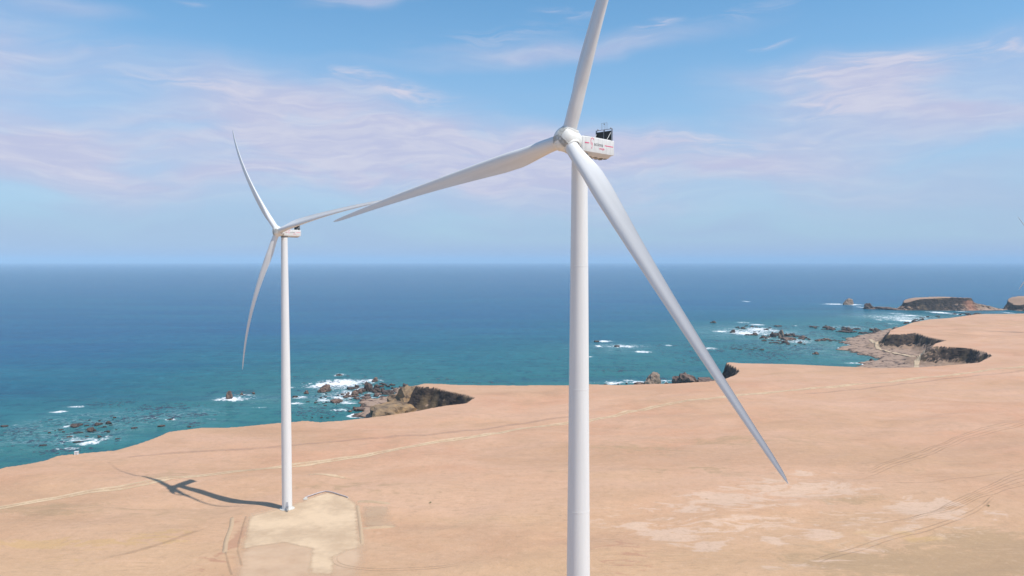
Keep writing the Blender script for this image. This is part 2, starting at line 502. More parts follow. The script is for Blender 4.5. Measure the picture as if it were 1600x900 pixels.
def smooth_line(pts, step):
    p = np.array(pts, float)
    if len(p) < 3:
        pp = p
    else:
        ext = np.vstack([2 * p[0] - p[1], p, 2 * p[-1] - p[-2]])
        out = []
        for i in range(1, len(ext) - 2):
            for t in np.linspace(0, 1, 10, endpoint=False):
                a, b_, c_, d = ext[i - 1], ext[i], ext[i + 1], ext[i + 2]
                out.append(0.5 * ((2 * b_) + (-a + c_) * t + (2 * a - 5 * b_ + 4 * c_ - d) * t * t + (-a + 3 * b_ - 3 * c_ + d) * t ** 3))
        out.append(p[-1]); pp = np.array(out)
    s = np.concatenate([[0], np.cumsum(np.hypot(*np.diff(pp, axis=0).T))])
    k = max(int(s[-1] / step), 2)
    q = np.linspace(0, s[-1], k)
    return np.stack([np.interp(q, s, pp[:, 0]), np.interp(q, s, pp[:, 1])], 1)


def ribbon(name, px, width, mat, lift=0.12, profile=None, ends=True, terrain=True, z=30):
    pts = [ground_t(a, b_) if terrain else ground(a, b_, z) for a, b_ in px]
    l = smooth_line(pts, 2.0)
    t = np.gradient(l, axis=0); t /= np.linalg.norm(t, axis=1)[:, None]
    nn = np.stack([-t[:, 1], t[:, 0]], 1)
    ws = np.linspace(-1, 1, 17)
    k = np.arange(len(l))
    wob = 1 + 0.5 * (fbm(k / 14.0, k * 0, 3, int(abs(px[0][0])) + 3) - 0.5)
    X = l[:, 0][:, None] + nn[:, 0][:, None] * ws * (width / 2 * wob)[:, None]
    Y = l[:, 1][:, None] + nn[:, 1][:, None] * ws * (width / 2 * wob)[:, None]
    M = (profile(ws) if profile else 1 - np.abs(ws) ** 2)[None, :] * np.ones((len(l), 1))
    if ends:
        M = M * np.clip(np.minimum(k, k[::-1]) / 12.0, 0, 1)[:, None]
    Z = tz(X, Y) + lift
    o = grid_mesh(name, X, Y, Z, {'m': M}, mat)
    o['kind'] = 'structure'
    return o


m_track = overlay_mat('pale_track', (0.64, 0.475, 0.30), (0.70, 0.52, 0.34), (0.15, 0.55), 0.85)
m_trackg = overlay_mat('grey_track', (0.38, 0.27, 0.21), (0.43, 0.30, 0.235), (0.35, 1.05), 0.25)
m_rut = overlay_mat('wheel_rut', (0.35, 0.25, 0.155), (0.42, 0.29, 0.19), (0.35, 1.1), 0.28)
m_pad = overlay_mat('pad_gravel', (0.66, 0.490, 0.325), (0.71, 0.530, 0.355), (0.12, 0.75), 0.92, 0.3)
m_road = overlay_mat('road_gravel', (0.52, 0.40, 0.27), (0.60, 0.46, 0.31), (0.1, 0.4), 1.0)


def rails(ws):
    return np.clip(np.exp(-((np.abs(ws) - 0.55) / 0.22) ** 2) + 0.35 * (1 - ws ** 2), 0, 1)


T1 = [(-60, 806), (0, 796), (60, 785), (120, 774), (200, 762), (290, 748), (350, 741), (430, 733), (500, 724), (560, 716), (620, 704), (680, 693), (750, 683),
      (820, 671), (880, 664), (920, 659), (960, 652), (1000, 643), (1050, 632), (1100, 625), (1160, 618), (1250, 610), (1330, 602), (1400, 597), (1480, 588), (1600, 574), (1680, 566)]
ribbon('dirt_track', T1, 8.5, m_track, 0.12, rails, False)
ribbon('dirt_track', [(150, 722), (256, 711), (340, 706), (435, 700), (500, 694), (564, 688), (620, 683), (680, 680), (760, 672), (860, 656), (930, 650)], 9, m_trackg, 0.10)
ribbon('dirt_track', [(1240, 618), (1352, 609), (1442, 598), (1532, 587), (1600, 580), (1680, 572)], 8, m_trackg, 0.16, None, True)
ribbon('dirt_track', [(560, 861), (538, 866), (520, 876), (522, 886), (545, 893), (600, 897), (680, 893), (760, 880)], 4, m_rut, 0.12, rails)
ribbon('dirt_track', [(100, 888), (150, 880), (200, 868), (260, 850), (310, 832), (350, 818)], 5, m_rut, 0.12)
for k, off in enumerate((0, 3.5, 8, 13)):
    ribbon('wheel_track', [(1340, 742 + off), (1372, 732 + off), (1447, 706 + off * .9), (1512, 680 + off * .8), (1600, 658 + off * .7), (1690, 640 + off * .6)], 1.6, m_rut, 0.12 + .01 * k)
for k, off in enumerate((0, 4, 8, 12, 17)):
    ribbon('wheel_track', [(1450 - off * 6, 812 + off), (1490, 790 + off * .8), (1530, 772 + off * .8), (1556, 760 + off), (1600, 740 + off * 1.4), (1680, 712 + off * 2)], 1.3, m_rut, 0.12 + .01 * k)
for k, off in enumerate((0, 6)):
    ribbon('wheel_track', [(1250, 890 + off), (1320, 868 + off), (1403, 842 + off), (1470, 824 + off), (1530, 800 + off), (1570, 770 + off)], 1.5, m_rut, 0.2 + .01 * k)
ribbon('wheel_track', [(1300, 760), (1400, 757), (1480, 754), (1560, 744), (1600, 738)], 1.8, m_rut, 0.22)
ribbon('dirt_track', [(460, 748), (490, 744), (530, 749), (560, 753)], 5, m_track, 0.14)
ribbon('dirt_track', [(460, 751), (490, 753), (530, 750)], 3, m_rut, 0.18)
for ln in ([(380, 811), (375, 826), (370, 845), (366, 866), (372, 890)], [(358, 812), (356, 830), (349, 850), (347, 870), (352, 892), (356, 905)]):
    ribbon('ditch_edge', ln, 1.6, m_rut, 0.15, None, False)


def drape(name, px, mat, step=1.2, feather=5.0, lift=0.14, z=30):
    poly = [ground(a, b_, z) for a, b_ in px]
    p = np.array(poly)
    xs = np.arange(p[:, 0].min() - 4, p[:, 0].max() + 4, step); yy = np.arange(p[:, 1].min() - 4, p[:, 1].max() + 4, step)
    X, Y = np.meshgrid(xs, yy)
    M = sst(sdist(X, Y, poly), -feather * 0.4, feather)
    o = grid_mesh(name, X, Y, tz(X, Y) + lift, {'m': M}, mat)
    o['kind'] = 'structure'
    return o


drape('gravel_pad', [(383, 810), (438, 796), (471, 785), (508, 774), (541, 781), (556, 791), (562, 859), (541, 864), (520, 876), (520, 905), (475, 905), (480, 862),
                     (440, 853), (400, 858), (368, 866)], m_pad)
drape('gravel_pad', [(374, 806), (470, 782), (510, 772), (545, 780), (563, 790), (572, 850), (575, 930), (350, 930), (362, 866)], overlay_mat('pad_fringe', (0.67, 0.475, 0.322), (0.71, 0.515, 0.35), (0.1, 1.0), 0.75, 0.15), feather=9, lift=0.09)
drape('gravel_pad', [(562, 793), (608, 794), (622, 826), (562, 828)], overlay_mat('sand_fill', (0.60, 0.425, 0.285), (0.64, 0.46, 0.305), (0.2, 0.9), 0.5), lift=0.2)

# low bulldozed sand ridges beside the pad, and the road on the bay shore
def ridge(px, w, h, mat):
    pts = smooth_line([ground_t(*p) for p in px], 1.2)
    t = np.gradient(pts, axis=0); t /= np.linalg.norm(t, axis=1)[:, None]
    nn = np.stack([-t[:, 1], t[:, 0]], 1)
    ws = np.linspace(-1, 1, 9)
    X = pts[:, 0][:, None] + nn[:, 0][:, None] * ws * w / 2
    Y = pts[:, 1][:, None] + nn[:, 1][:, None] * ws * w / 2
    k = np.arange(len(pts)); e = np.clip(np.minimum(k, k[::-1]) / 4.0, 0, 1)
    Z = tz(X, Y) - 0.08 + (h * (1 - ws ** 2))[None, :] * e[:, None] * (0.6 + 0.8 * fbm(X / 2.0, Y / 2.0, 3, 5))
    o = grid_mesh('sand_berm', X, Y, Z, {}, mat); o['kind'] = 'structure'


m_berm, n, b = material('berm_sand', (0.46, 0.32, 0.20), 0.95)
pos = n.new('ShaderNodeNewGeometry').outputs['Position']
n.link(n.mix(n.noise(pos, 0.7, 5, 0.6), (0.40, 0.28, 0.17), (0.52, 0.37, 0.24)), b.inputs['Base Color'])
ridge([(555, 787), (580, 788), (609, 791)], 3.2, 0.9, m_berm)
ridge([(559, 831), (590, 829), (617, 827)], 3.0, 0.8, m_berm)
ridge([(556, 792), (560, 825), (563, 858)], 2.2, 0.5, m_berm)
ridge([(345, 870), (348, 850), (356, 828), (358, 812)], 2.4, 0.7, m_berm)
ribbon('shore_road', [(1362, 531), (1368, 539), (1374, 546), (1385, 549), (1402, 553), (1420, 557.5), (1436, 562), (1443, 566), (1436, 570), (1434, 578)], 8, m_road, 1.0, None, False, False, 4)

# ------------------------------------------------------------------ sea
foam_l = [(88, 645, 14, 2.2, 1), (112, 637, 14, 2, .9), (99, 668, 10, 2, .7), (136, 694, 18, 3.4, 1.1), (100, 703, 22, 2.2, .8), (105, 683, 8, 1.6, .7), (264, 657, 14, 1.5, .7), (230, 655, 24, 3, .45),
          (362, 624, 26, 4, 1.1), (402, 638, 24, 1.0, .6), (380, 618, 20, 2, .6), (462, 631, 12, 2, 1), (18, 666, 6, 1.2, .6), (165, 683, 6, 1.6, .8), (270, 650, 10, 3, .4),
          (530, 599, 36, 6, 1.25), (496, 603, 18, 4.5, 1.1), (529, 586.5, 10, 2, 1), (537, 617, 14, 4, 1), (501, 626, 14, 3, .9), (540, 631, 18, 2, .9), (530, 642, 14, 2, .9), (455, 606, 8, 2, .6),
          (615, 612, 8, 3, 1), (575, 596, 22, 3.5, .9), (590, 634, 6, 4, .8), (468, 622, 14, 3, .8), (560, 608, 20, 4, .6),
          (944, 533.5, 14, 1.6, 1), (936, 541, 7, 1.4, 1), (977, 541.5, 24, 2.2, .9), (1004, 550, 14, 1.8, 1), (923, 558, 6, 1.2, .8), (1044, 540, 6, 1.4, 1), (1109, 544.6, 14, 2, .9),
          (1127, 518, 12, 1.3, 1), (1166, 521, 24, 3, 1.15), (1190, 515, 26, 3.5, 1), (1184, 507.5, 12, 1.4, .9), (1162, 504, 14, 1.4, .6), (1198, 528, 10, 1.6, .8), (1166, 471, 6, 1.0, .8), (1214, 517, 8, 1.4, .8),
          (959, 600, 14, 2.4, 1), (983, 595, 12, 1.6, .7), (1042, 596, 12, 2.4, .7), (1304, 475.2, 18, 0.9, 1.1), (1332, 476, 16, 1.0, 1.1), (1346, 480, 6, 1, .9), (1375, 482, 6, 1.2, 1), (1420, 493, 20, 1.5, .9),
          (1416, 501, 20, 2.2, 1.1), (1469, 488.4, 15, 1.7, 1.1), (1494, 491, 12, 1.5, .8), (1375, 500, 5, 1, .9), (1354, 570, 6, 3, 1), (1334, 568, 16, 1, .8), (1403, 490, 16, 1.2, .6),
          (1243, 509, 6, 1, .6), (1240, 520, 10, 1.4, .5), (1395, 506, 10, 1.5, .5), (1450, 495, 16, 1.5, .5), (1578, 489, 6, 1.0, 1.1), (1506, 487, 10, 1, .7), (1282, 534, 4, .8, .7)]
sy_ = [-9000, -3000, -900, 100, 300]
y = 420.0
while y < 90000:
    sy_.append(y)
    y += 3.2 if y < 1500 else 3.2 + (y - 1500) * 0.012
sy_ = np.array(sy_)


def wsea(y):
    return 900 + 0.86 * np.abs(y)


su = np.linspace(-1, 1, 1100)
SX, SY = warp_grid(su, sy_, wsea)
CD = -sdist(SX, SY, coast)
foam_l += [(530, 602, 60, 9, .75), (545, 620, 60, 12, .62), (1180, 519, 60, 7, .7), (1410, 497, 60, 6, .62), (130, 690, 60, 8, .6), (365, 623, 44, 6, .5), (970, 541, 60, 5, .45), (1240, 533, 40, 5, .55), (1330, 512, 60, 5, .4), (1000, 598, 90, 3, .6)]
foam = blobs_mask(SX, SY, foam_l, 0.0)
# surf line along the foot of every shore
tzz, _, _ = terrain_parts(SX[5:400], SY[5:400])
surf = np.zeros_like(foam)
surf[5:400] = sst(tzz, -1.3, -0.2) * sst(fbm(SX[5:400] / 40, SY[5:400] / 40, 3, 91), 0.45, 0.7) * 0.8
foam = np.maximum(foam, surf)
murk = fbm(SX / 260, SY / 200, 4, 101)
shoal = blobs_mask(SX, SY, [(110, 670, 150, 40, .8), (280, 652, 120, 22, .7), (400, 625, 90, 18, .5), (520, 620, 90, 30, .7), (1180, 520, 120, 16, .9), (1280, 540, 120, 26, .8), (1420, 495, 110, 9, .9), (960, 545, 80, 12, .6)], 0.0)
sea_attr = {'cd': np.clip(CD, 0, 6000) * (0.72 + 0.56 * murk), 'foam': foam, 'shoal': shoal}
m_sea, n, b = material('sea_water', rough=0.22)
b.inputs['IOR'].default_value = 1.33
b.inputs['Specular IOR Level'].default_value = 0.015
pos = n.new('ShaderNodeNewGeometry').outputs['Position']
sp_ = n.new('ShaderNodeSeparateXYZ'); n.link(pos, sp_.inputs[0])
cd = n.attr('cd')
c = n.mix(n.ramp(cd, 60, 620), (0.026, 0.155, 0.155), (0.002, 0.104, 0.160))
c = n.mix(n.ramp(cd, 380, 1150), c, (0.003, 0.086, 0.195))
c = n.mix(n.m('MULTIPLY', n.attr('shoal'), 0.45), c, (0.075, 0.205, 0.205))
bandn = n.noise(n.mapping(pos, (0.0012, 0.0075, 1), (0, 0, R(6))), 1.0, 5, 0.6, 0.6)
c = n.mix(n.m('MULTIPLY', n.ramp(bandn, 0.42, 0.66), 0.35), c, (0.018, 0.160, 0.200))
c = n.mix(n.m('MULTIPLY', n.ramp(bandn, 0.48, 0.32), 0.40), c, (0.008, 0.075, 0.150))
rip = n.noise(n.mapping(pos, (0.018, 0.075, 1), (0, 0, R(8))), 1.0, 6, 0.68, 0.4)
c = n.mix(n.m('MULTIPLY', n.ramp(rip, 0.50, 0.36), 0.30), c, (0.006, 0.055, 0.110))
c = n.mix(n.m('MULTIPLY', n.ramp(rip, 0.54, 0.70), 0.28), c, (0.035, 0.190, 0.250))
mot = n.noise(n.mapping(pos, (0.05, 0.028, 1), (0, 0, R(5))), 1.0, 9, 0.78, 0.3)
c = n.mix(n.m('MULTIPLY', n.ramp(mot, 0.50, 0.36), 0.45), c, (0.002, 0.045, 0.100))
c = n.mix(n.m('MULTIPLY', n.ramp(mot, 0.52, 0.68), 0.34), c, (0.035, 0.185, 0.255))
fn = n.noise(n.mapping(pos, (0.10, 0.07, 1)), 1.0, 8, 0.75, 1.2)
fk = n.m('ADD', n.attr('foam'), n.m('MULTIPLY', n.m('SUBTRACT', fn, 0.5), 3.6))
lace = n.noise(n.mapping(pos, (0.022, 0.05, 1), (0, 0, R(5))), 1.0, 7, 0.7, 1.5)
lace = n.m('MULTIPLY', n.ramp(n.m('ABSOLUTE', n.m('SUBTRACT', lace, 0.5)), 0.022, 0.0), n.ramp(n.attr('shoal'), 0.25, 0.7))
c = n.mix(n.m('MULTIPLY', lace, 0.40), c, (0.45, 0.58, 0.60))
fm = n.m('MULTIPLY', n.ramp(fk, 0.40, 0.95), n.ramp(n.attr('foam'), 0.16, 0.36))
halo = n.m('MULTIPLY', n.m('MINIMUM', n.attr('foam'), 1.0), 0.28)
c = n.mix(halo, c, (0.16, 0.34, 0.36))
c = n.mix(fm, c, (0.80, 0.82, 0.84))
n.link(c, b.inputs['Base Color'])
n.link(n.ramp(fm, 0, 1, 0.22, 0.9), b.inputs['Roughness'])
swell = n.noise(n.mapping(pos, (0.010, 0.045, 1), (0, 0, R(8))), 1.0, 4, 0.6)
chop = n.noise(n.mapping(pos, (0.10, 0.28, 1), (0, 0, R(10))), 1.0, 6, 0.65)
fade = n.ramp(sp_.outputs[1], 500, 6000, 1.0, 0.5)
h = n.m('ADD', n.m('MULTIPLY', swell, 3.0), n.m('MULTIPLY', chop, 1.6))
n.link(n.bump(h, n.m('MULTIPLY', fade, 0.95), 1.0), b.inputs['Normal'])
sea = grid_mesh('sea', SX, SY, np.zeros_like(SX), sea_attr, m_sea)
sea['kind'] = 'structure'

# ------------------------------------------------------------------ rocks
def rock_mat(name, dark, light, third, sc=0.25):
    m, n, b = material(name, rough=0.9)
    g = n.new('ShaderNodeNewGeometry')
    pos = g.outputs['Position']
    s_ = n.new('ShaderNodeSeparateXYZ'); n.link(pos, s_.inputs[0])
    a = n.noise(pos, sc, 8, 0.68); a2 = n.noise(n.mapping(pos, (1, 1, 2.5), (R(20), 0, 0)), sc * 0.4, 5, 0.6)
    c = n.mix(n.ramp(a, 0.36, 0.62), dark, light)
    c = n.mix(n.m('MULTIPLY', n.ramp(a2, 0.5, 0.64), 0.8), c, third)
    c = n.mix(n.m('MULTIPLY', n.ramp(s_.outputs[2], 1.5, 0.2), 0.8), c, (0.022, 0.018, 0.018))
    n.link(c, b.inputs['Base Color'])
    n.link(n.bump(a, 0.9, 2.0), b.inputs['Normal'])
    return m


mr_dark = rock_mat('dark_rock', (0.030, 0.024, 0.024), (0.115, 0.080, 0.065), (0.14, 0.095, 0.075))
mr_red = rock_mat('red_rock', (0.07, 0.045, 0.038), (0.20, 0.130, 0.100), (0.25, 0.165, 0.125))
mr_ochre = rock_mat('ochre_rock', (0.12, 0.080, 0.050), (0.29, 0.195, 0.110), (0.38, 0.235, 0.110), 0.12)
mr_tan = rock_mat('tan_rock', (0.14, 0.10, 0.075), (0.30, 0.22, 0.165), (0.33, 0.25, 0.19), 0.3)
rng = random.Random(11)


def n3(co, s, seed):
    x, y, z = co[:, 0] * s, co[:, 1] * s, co[:, 2] * s
    return (vnoise(x + z * 0.73 + 31.7, y - z * 0.61 + 17.1, seed) + vnoise(y + x * .41 + 5.2, z + x * .3 + 9.9, seed + 5) + vnoise(z + y * .37, x - y * .5, seed + 9)) / 3


def rock_mesh(sub, seed, sharp=0.5, flat=0.0, shear=0.0):
    bm = bmesh.new()
    bmesh.ops.create_icosphere(bm, subdivisions=sub, radius=1)
    me = bpy.data.meshes.new('rock')
    bm.to_mesh(me); bm.free()
    k = len(me.vertices)
    co = np.empty(k * 3); me.vertices.foreach_get('co', co); co = co.reshape(-1, 3)
    d = co.copy()
    r = 1 + sharp * (n3(d, 1.4, seed) - 0.5) * 2.2
    rid = 1 - np.abs(2 * n3(d, 3.1, seed + 3) - 1) * 2.2
    r += sharp * 0.30 * rid + sharp * 0.35 * (n3(d, 6.5, seed + 7) - 0.5) + sharp * 0.22 * (n3(d, 14, seed + 8) - 0.5)
    co = d * r[:, None]
    if flat > 0:
        co[:, 2] = np.minimum(co[:, 2], (1 - flat) + 0.05 * (n3(d, 5, seed + 2) - .5) * 2)
    co[:, 0] += shear * co[:, 2]
    me.vertices.foreach_set('co', co.astype(np.float32).ravel())
    me.update()
    return me


ROCKS = [rock_mesh(4, 100 + i, 0.75, 0.25 * (i % 3 == 2), 0.25 * (i % 2)) for i in range(7)]
ROCKS_LO = [rock_mesh(3, 200 + i, 0.85, 0.3 * (i % 2), 0.0) for i in range(8)]


def rock(px, py, wpx, hpx, label, mat=mr_dark, group=None, mesh=None, depth=None, name='sea_rock', z=0.0, cat='rock', rot=None):
    """px,py: foot of the rock on the water; wpx,hpx: how wide and tall it looks"""
    gx, gy = ground(px, py, z)
    w = wpx / FPX * gy / 2; hgt = hpx / FPX * gy
    me = mesh or rng.choice(ROCKS)
    key = me.name + '_' + mat.name
    m2 = bpy.data.meshes.get(key)
    if m2 is None:
        m2 = me.copy(); m2.name = key; m2.materials.clear(); m2.materials.append(mat)
    o = bpy.data.objects.new(name, m2)
    o.location = (gx, gy, z - hgt * 0.15)
    o.scale = (w * 0.84, (depth or w * rng.uniform(0.6, 1.0)), hgt * 0.86)
    o.rotation_euler = (0, 0, rng.uniform(-0.5, 0.5) if rot is None else rot)
    o['label'] = label; o['category'] = cat
    if group: o['group'] = group
    COL.objects.link(o)
    return o


CL = []


def cluster(cx, cy, hw, hh, k, w0, w1, label, group, mat=mr_dark, tall=0.5, tilt=0.0):
    for i in range(k):
        while True:
            a, b_ = rng.uniform(-1, 1), rng.uniform(-1, 1)
            if a * a + b_ * b_ < 1: break
        w = w0 + (w1 - w0) * rng.random() ** 2
        CL.append((cx + a * hw, cy + b_ * hh - tilt * a, w, w * tall * rng.uniform(0.6, 1.3), label, mat, group, rng.choice(ROCKS_LO)))


# single rocks that stand out
rock(356, 624, 11, 13, 'pointed brown rock standing in white surf just left of the far tower', mr_red, mesh=ROCKS[1])
rock(375, 618, 5, 5, 'small brown rock right behind the pointed surf rock, first of two', mr_red)
rock(394, 617, 5, 4, 'small brown rock nearest the far tower on its seaward left side', mr_red)
rock(504, 613, 17, 10, 'rounded brown rock alone at the seaward edge of the cove reef', mr_red, mesh=ROCKS[3])
rock(529, 587.5, 12, 2.5, 'low dark rock ringed with foam, farthest out from the cove', mr_dark)
rock(477, 616, 7, 5, 'small brown rock between the rounded rock and the far tower', mr_red)
rock(458, 622, 9, 5, 'dark rock in foam just right of the far tower', mr_dark)
rock(584, 597, 8, 6, 'small brown rock at the outer corner of the cove reef', mr_red)
rock(574, 612, 18, 16, 'jagged dark brown rock highest on the cove reef', mr_dark, mesh=ROCKS[4])
rock(557, 616, 8, 7, 'narrow brown rock beside the jagged reef rock', mr_red)
rock(525, 629, 20, 8, 'flat reddish rock ledge amid foam in the cove reef', mr_red, mesh=ROCKS[2])
rock(558, 642, 20, 8, 'reddish rock below the ochre rocks at the cove mouth', mr_red, mesh=ROCKS[5])
rock(606, 616, 20, 10, 'long dark reef rock against the ochre stack', mr_dark, mesh=ROCKS[2])
rock(588, 614, 16, 7, 'broken dark reef rock in the middle of the cove reef', mr_dark)
rock(636, 634, 56, 30, 'tall ochre slanting sea stack below the cove cliff', mr_ochre, mesh=ROCKS[0], depth=26, z=1.5, name='sea_stack', cat='sea stack', rot=0.2)
rock(618, 650, 78, 32, 'low ochre ledge rock at the foot of the cove, nearest the sand', mr_ochre, mesh=ROCKS[2], depth=26, z=1.5, name='sea_stack', cat='sea stack', rot=-0.2)
rock(1018, 603, 24, 18, 'rounded tan boulder stack behind the sand edge right of the near tower', mr_tan, mesh=ROCKS[3], name='sea_stack', cat='sea stack')
rock(1001, 601, 18, 5, 'low reddish rock beside the rounded tan stack', mr_red)
rock(1072, 604, 38, 23, 'broad reddish ridged sea stack, left one of the pair by the blade', mr_red, mesh=ROCKS[4], depth=20, name='sea_stack', cat='sea stack')
rock(1100, 604, 36, 24, 'reddish ridged sea stack half behind the near turbine blade', mr_red, mesh=ROCKS[5], depth=20, name='sea_stack', cat='sea stack')
rock(933, 534.5, 9, 4, 'dark rock in foam near the near tower, farthest out', mr_dark)
rock(965, 542, 9, 4.5, 'dark rock in long foam streak right of the near tower', mr_dark)
rock(1115, 504.5, 8, 3, 'small black rock far out between blade and reef', mr_dark)
rock(1145, 520, 7, 4.5, 'round black rock at the left end of the surf reef', mr_dark)
rock(1168, 524, 9, 3.5, 'low dark rock in the surf of the reef, left', mr_dark)
rock(1179, 524, 11, 4, 'low dark rock in the surf of the reef, centre', mr_dark)
rock(1222, 529, 10, 14, 'tall pointed grey rock of the surf reef', mr_tan, mesh=ROCKS[1])
rock(1209, 527, 12, 9, 'dark hump beside the tall pointed reef rock', mr_dark, mesh=ROCKS[4])
rock(1234, 531, 24, 7, 'long brown rock trailing right of the pointed reef rock', mr_red, mesh=ROCKS[2])
rock(1217, 510, 13, 3, 'flat dark rock seaward of the pointed reef rock', mr_dark)
rock(1276, 554, 9, 4, 'single brown rock in the calm bay below the reef', mr_red)
rock(1324.5, 476, 15, 8.5, 'grey domed rock alone in foam left of the flat island', mr_tan, mesh=ROCKS[3])
rock(1357, 482.5, 16, 9, 'dark knob at the left end of the row beside the island', mr_dark, mesh=ROCKS[1])
rock(1374, 483, 30, 7, 'low reddish rock in the row beside the island, middle', mr_red, mesh=ROCKS[5])
rock(1392, 483.5, 26, 5, 'low reddish rock in the row that touches the island', mr_red, mesh=ROCKS[2])

cl_l = 'small dark rock awash in the reef at the far left of the bay'
for px, py, w, h_ in ((113, 668, 22, 5), (148, 666, 12, 5), (139, 675.5, 14, 7), (164, 664, 10, 4), (175, 654.5, 6, 3.5), (248, 668, 12, 4.5), (131, 667, 8, 3), (2, 668, 12, 4), (103, 685, 10, 3),
                      (120, 678, 10, 2.5), (150, 685, 8, 2.4), (164, 677, 8, 2.4), (178, 688, 7, 2), (205, 671, 10, 2.4), (115, 693, 12, 2.5), (62, 698, 12, 2), (262, 657, 10, 1.6), (292, 669, 6, 1.6)):
    rock(px, py, w, h_, cl_l, mr_dark, 'rocks of the far left reef', rng.choice(ROCKS_LO))
cluster(135, 672, 75, 14, 22, 3, 8, cl_l, 'rocks of the far left reef', mr_dark, 0.25, 6)
c2 = 'small rock of the reef in front of the dark cove cliff'
cluster(592, 607, 48, 8, 34, 5, 15, c2, 'rocks of the cove reef', mr_dark, 0.5)
cluster(580, 624, 52, 9, 40, 5, 16, c2, 'rocks of the cove reef', mr_red, 0.45, -3)
cluster(500, 622, 50, 14, 20, 3, 9, c2, 'rocks of the cove reef', mr_dark, 0.35)
cluster(580, 642, 42, 6, 26, 5, 14, c2, 'rocks of the cove reef', mr_red, 0.45)
cluster(490, 652, 34, 4, 6, 3, 8, c2, 'rocks of the cove reef', mr_dark, 0.3)
c3 = 'small dark rock of the surf reef out in the right hand bay'
cluster(1215, 526, 34, 5, 26, 3, 12, c3, 'rocks of the surf reef', mr_dark, 0.4)
cluster(1225, 536, 34, 3.5, 22, 4, 12, c3, 'rocks of the surf reef', mr_dark, 0.3, -3)
cluster(1185, 513, 36, 6, 16, 3, 8, c3, 'rocks of the surf reef', mr_dark, 0.3)
cluster(1170, 547, 32, 3, 12, 4, 9, c3, 'rocks of the surf reef', mr_dark, 0.2)
c4 = 'small dark rock of the flat reef between surf reef and shore road'
cluster(1310, 514, 38, 5, 34, 4, 14, c4, 'rocks of the flat reef', mr_dark, 0.3, -3)
cluster(1372, 519, 26, 4, 22, 4, 12, c4, 'rocks of the flat reef', mr_dark, 0.4, 2)
cluster(1290, 532.5, 46, 2.4, 34, 4, 14, c4, 'rocks of the flat reef', mr_red, 0.25, -3)
cluster(1345, 530, 26, 5, 18, 4, 12, c4, 'rocks of the flat reef', mr_dark, 0.3)
cluster(1395, 571, 42, 6, 34, 4, 13, 'dark wet rock lining the shore below the bay road', 'rocks along the bay shore', mr_dark, 0.45, -3)
cluster(1370, 552, 26, 7, 26, 4, 12, 'dark wet rock lining the shore below the bay road', 'rocks along the bay shore', mr_dark, 0.4, -7)
cluster(1440, 500, 30, 3.5, 16, 4, 10, 'dark rock along the far shore of the plateau opposite the island', 'rocks on the far shore', mr_dark, 0.4, 5)
cluster(1515, 492, 26, 1.6, 12, 4, 9, 'dark rock along the far shore of the plateau opposite the island', 'rocks on the far shore', mr_dark, 0.4, 0)
cluster(1000, 602, 70, 1.6, 14, 4, 9, 'small dark rock at the waterline behind the sand edge', 'rocks behind the sand edge', mr_dark, 0.4, 0)

CL.sort(key=lambda r: -r[2] * r[3])
for r in CL[:230]:
    rock(*r)
rest = {}
for r in CL[230:]:
    o = rock(*r)
    rest.setdefault(0, []).append(o)
V = []; F = []; base = 0
for o in rest[0]:
    k = len(o.data.vertices); co = np.empty(k * 3); o.data.vertices.foreach_get('co', co); co = co.reshape(-1, 3) * np.array(o.scale)
    a = o.rotation_euler.z; ca, sa = math.cos(a), math.sin(a)
    co = np.stack([co[:, 0] * ca - co[:, 1] * sa + o.location.x, co[:, 0] * sa + co[:, 1] * ca + o.location.y, co[:, 2] + o.location.z], 1)
    V += co.tolist(); F += [[v + base for v in p.vertices] for p in o.data.polygons]; base += k
    bpy.data.objects.remove(o)
me = bpy.data.meshes.new('reef_rubble'); me.from_pydata(V, [], F); me.materials.append(mr_dark)
o = bpy.data.objects.new('reef_rubble', me); COL.objects.link(o)
o['kind'] = 'stuff'; o['label'] = 'smallest wet stones scattered through all the reefs'; o['category'] = 'rubble'

# kelp: dark floating weed, one sheet of countless small fronds
kb = bmesh.new()
kelp_l = [(50, 690, 50, 16, 18), (150, 662, 90, 8, 36), (260, 637, 60, 5, 34), (240, 652, 50, 6, 24), (130, 684, 60, 16, 26), (300, 665, 14, 4, 8), (20, 678, 25, 8, 12), (90, 706, 40, 4, 16),
          (545, 612, 70, 22, 60), (500, 645, 50, 8, 26), (1140, 545, 70, 6, 50), (1200, 555, 50, 8, 40), (1090, 562, 30, 5, 16), (960, 580, 30, 3, 10), (1290, 520, 60, 10, 50), (1260, 545, 40, 8, 26),
          (1060, 540, 60, 6, 20), (340, 700, 4, 2, 2), (690, 594, 30, 3, 6), (760, 598, 20, 3, 5), (1225, 512, 40, 6, 20), (170, 632, 40, 4, 14), (300, 650, 30, 4, 12), (380, 614, 20, 4, 10), (1030, 593, 24, 3, 8),
          (1370, 508, 40, 6, 20), (1480, 492, 24, 2, 10)]
for cx, cy, hw, hh, k in kelp_l:
    for i in range(k * 4):
        a = rng.gauss(0, .55); b_ = rng.gauss(0, .55)
        gx, gy = ground(cx + a * hw, cy + b_ * hh - a * hw * 0.06, 0)
        if gy < 300 or gy > 3500: continue
        L_ = rng.uniform(0.8, 3.6) * gy / FPX * 1.2; D_ = L_ * rng.uniform(0.4, 1.3)
        vs = []
        m_ = 9
        for q in range(m_):
            t = 2 * math.pi * q / m_
            rr = rng.uniform(0.45, 1.1)
            vs.append(kb.verts.new((gx + math.cos(t) * L_ * rr, gy + math.sin(t) * D_ * rr, 0.05 + 0.0004 * (i % 50))))
        kb.faces.new(vs)
me = bpy.data.meshes.new('kelp'); kb.to_mesh(me); kb.free()
m_kelp, n, b = material('kelp', (0.022, 0.026, 0.050), 0.5)
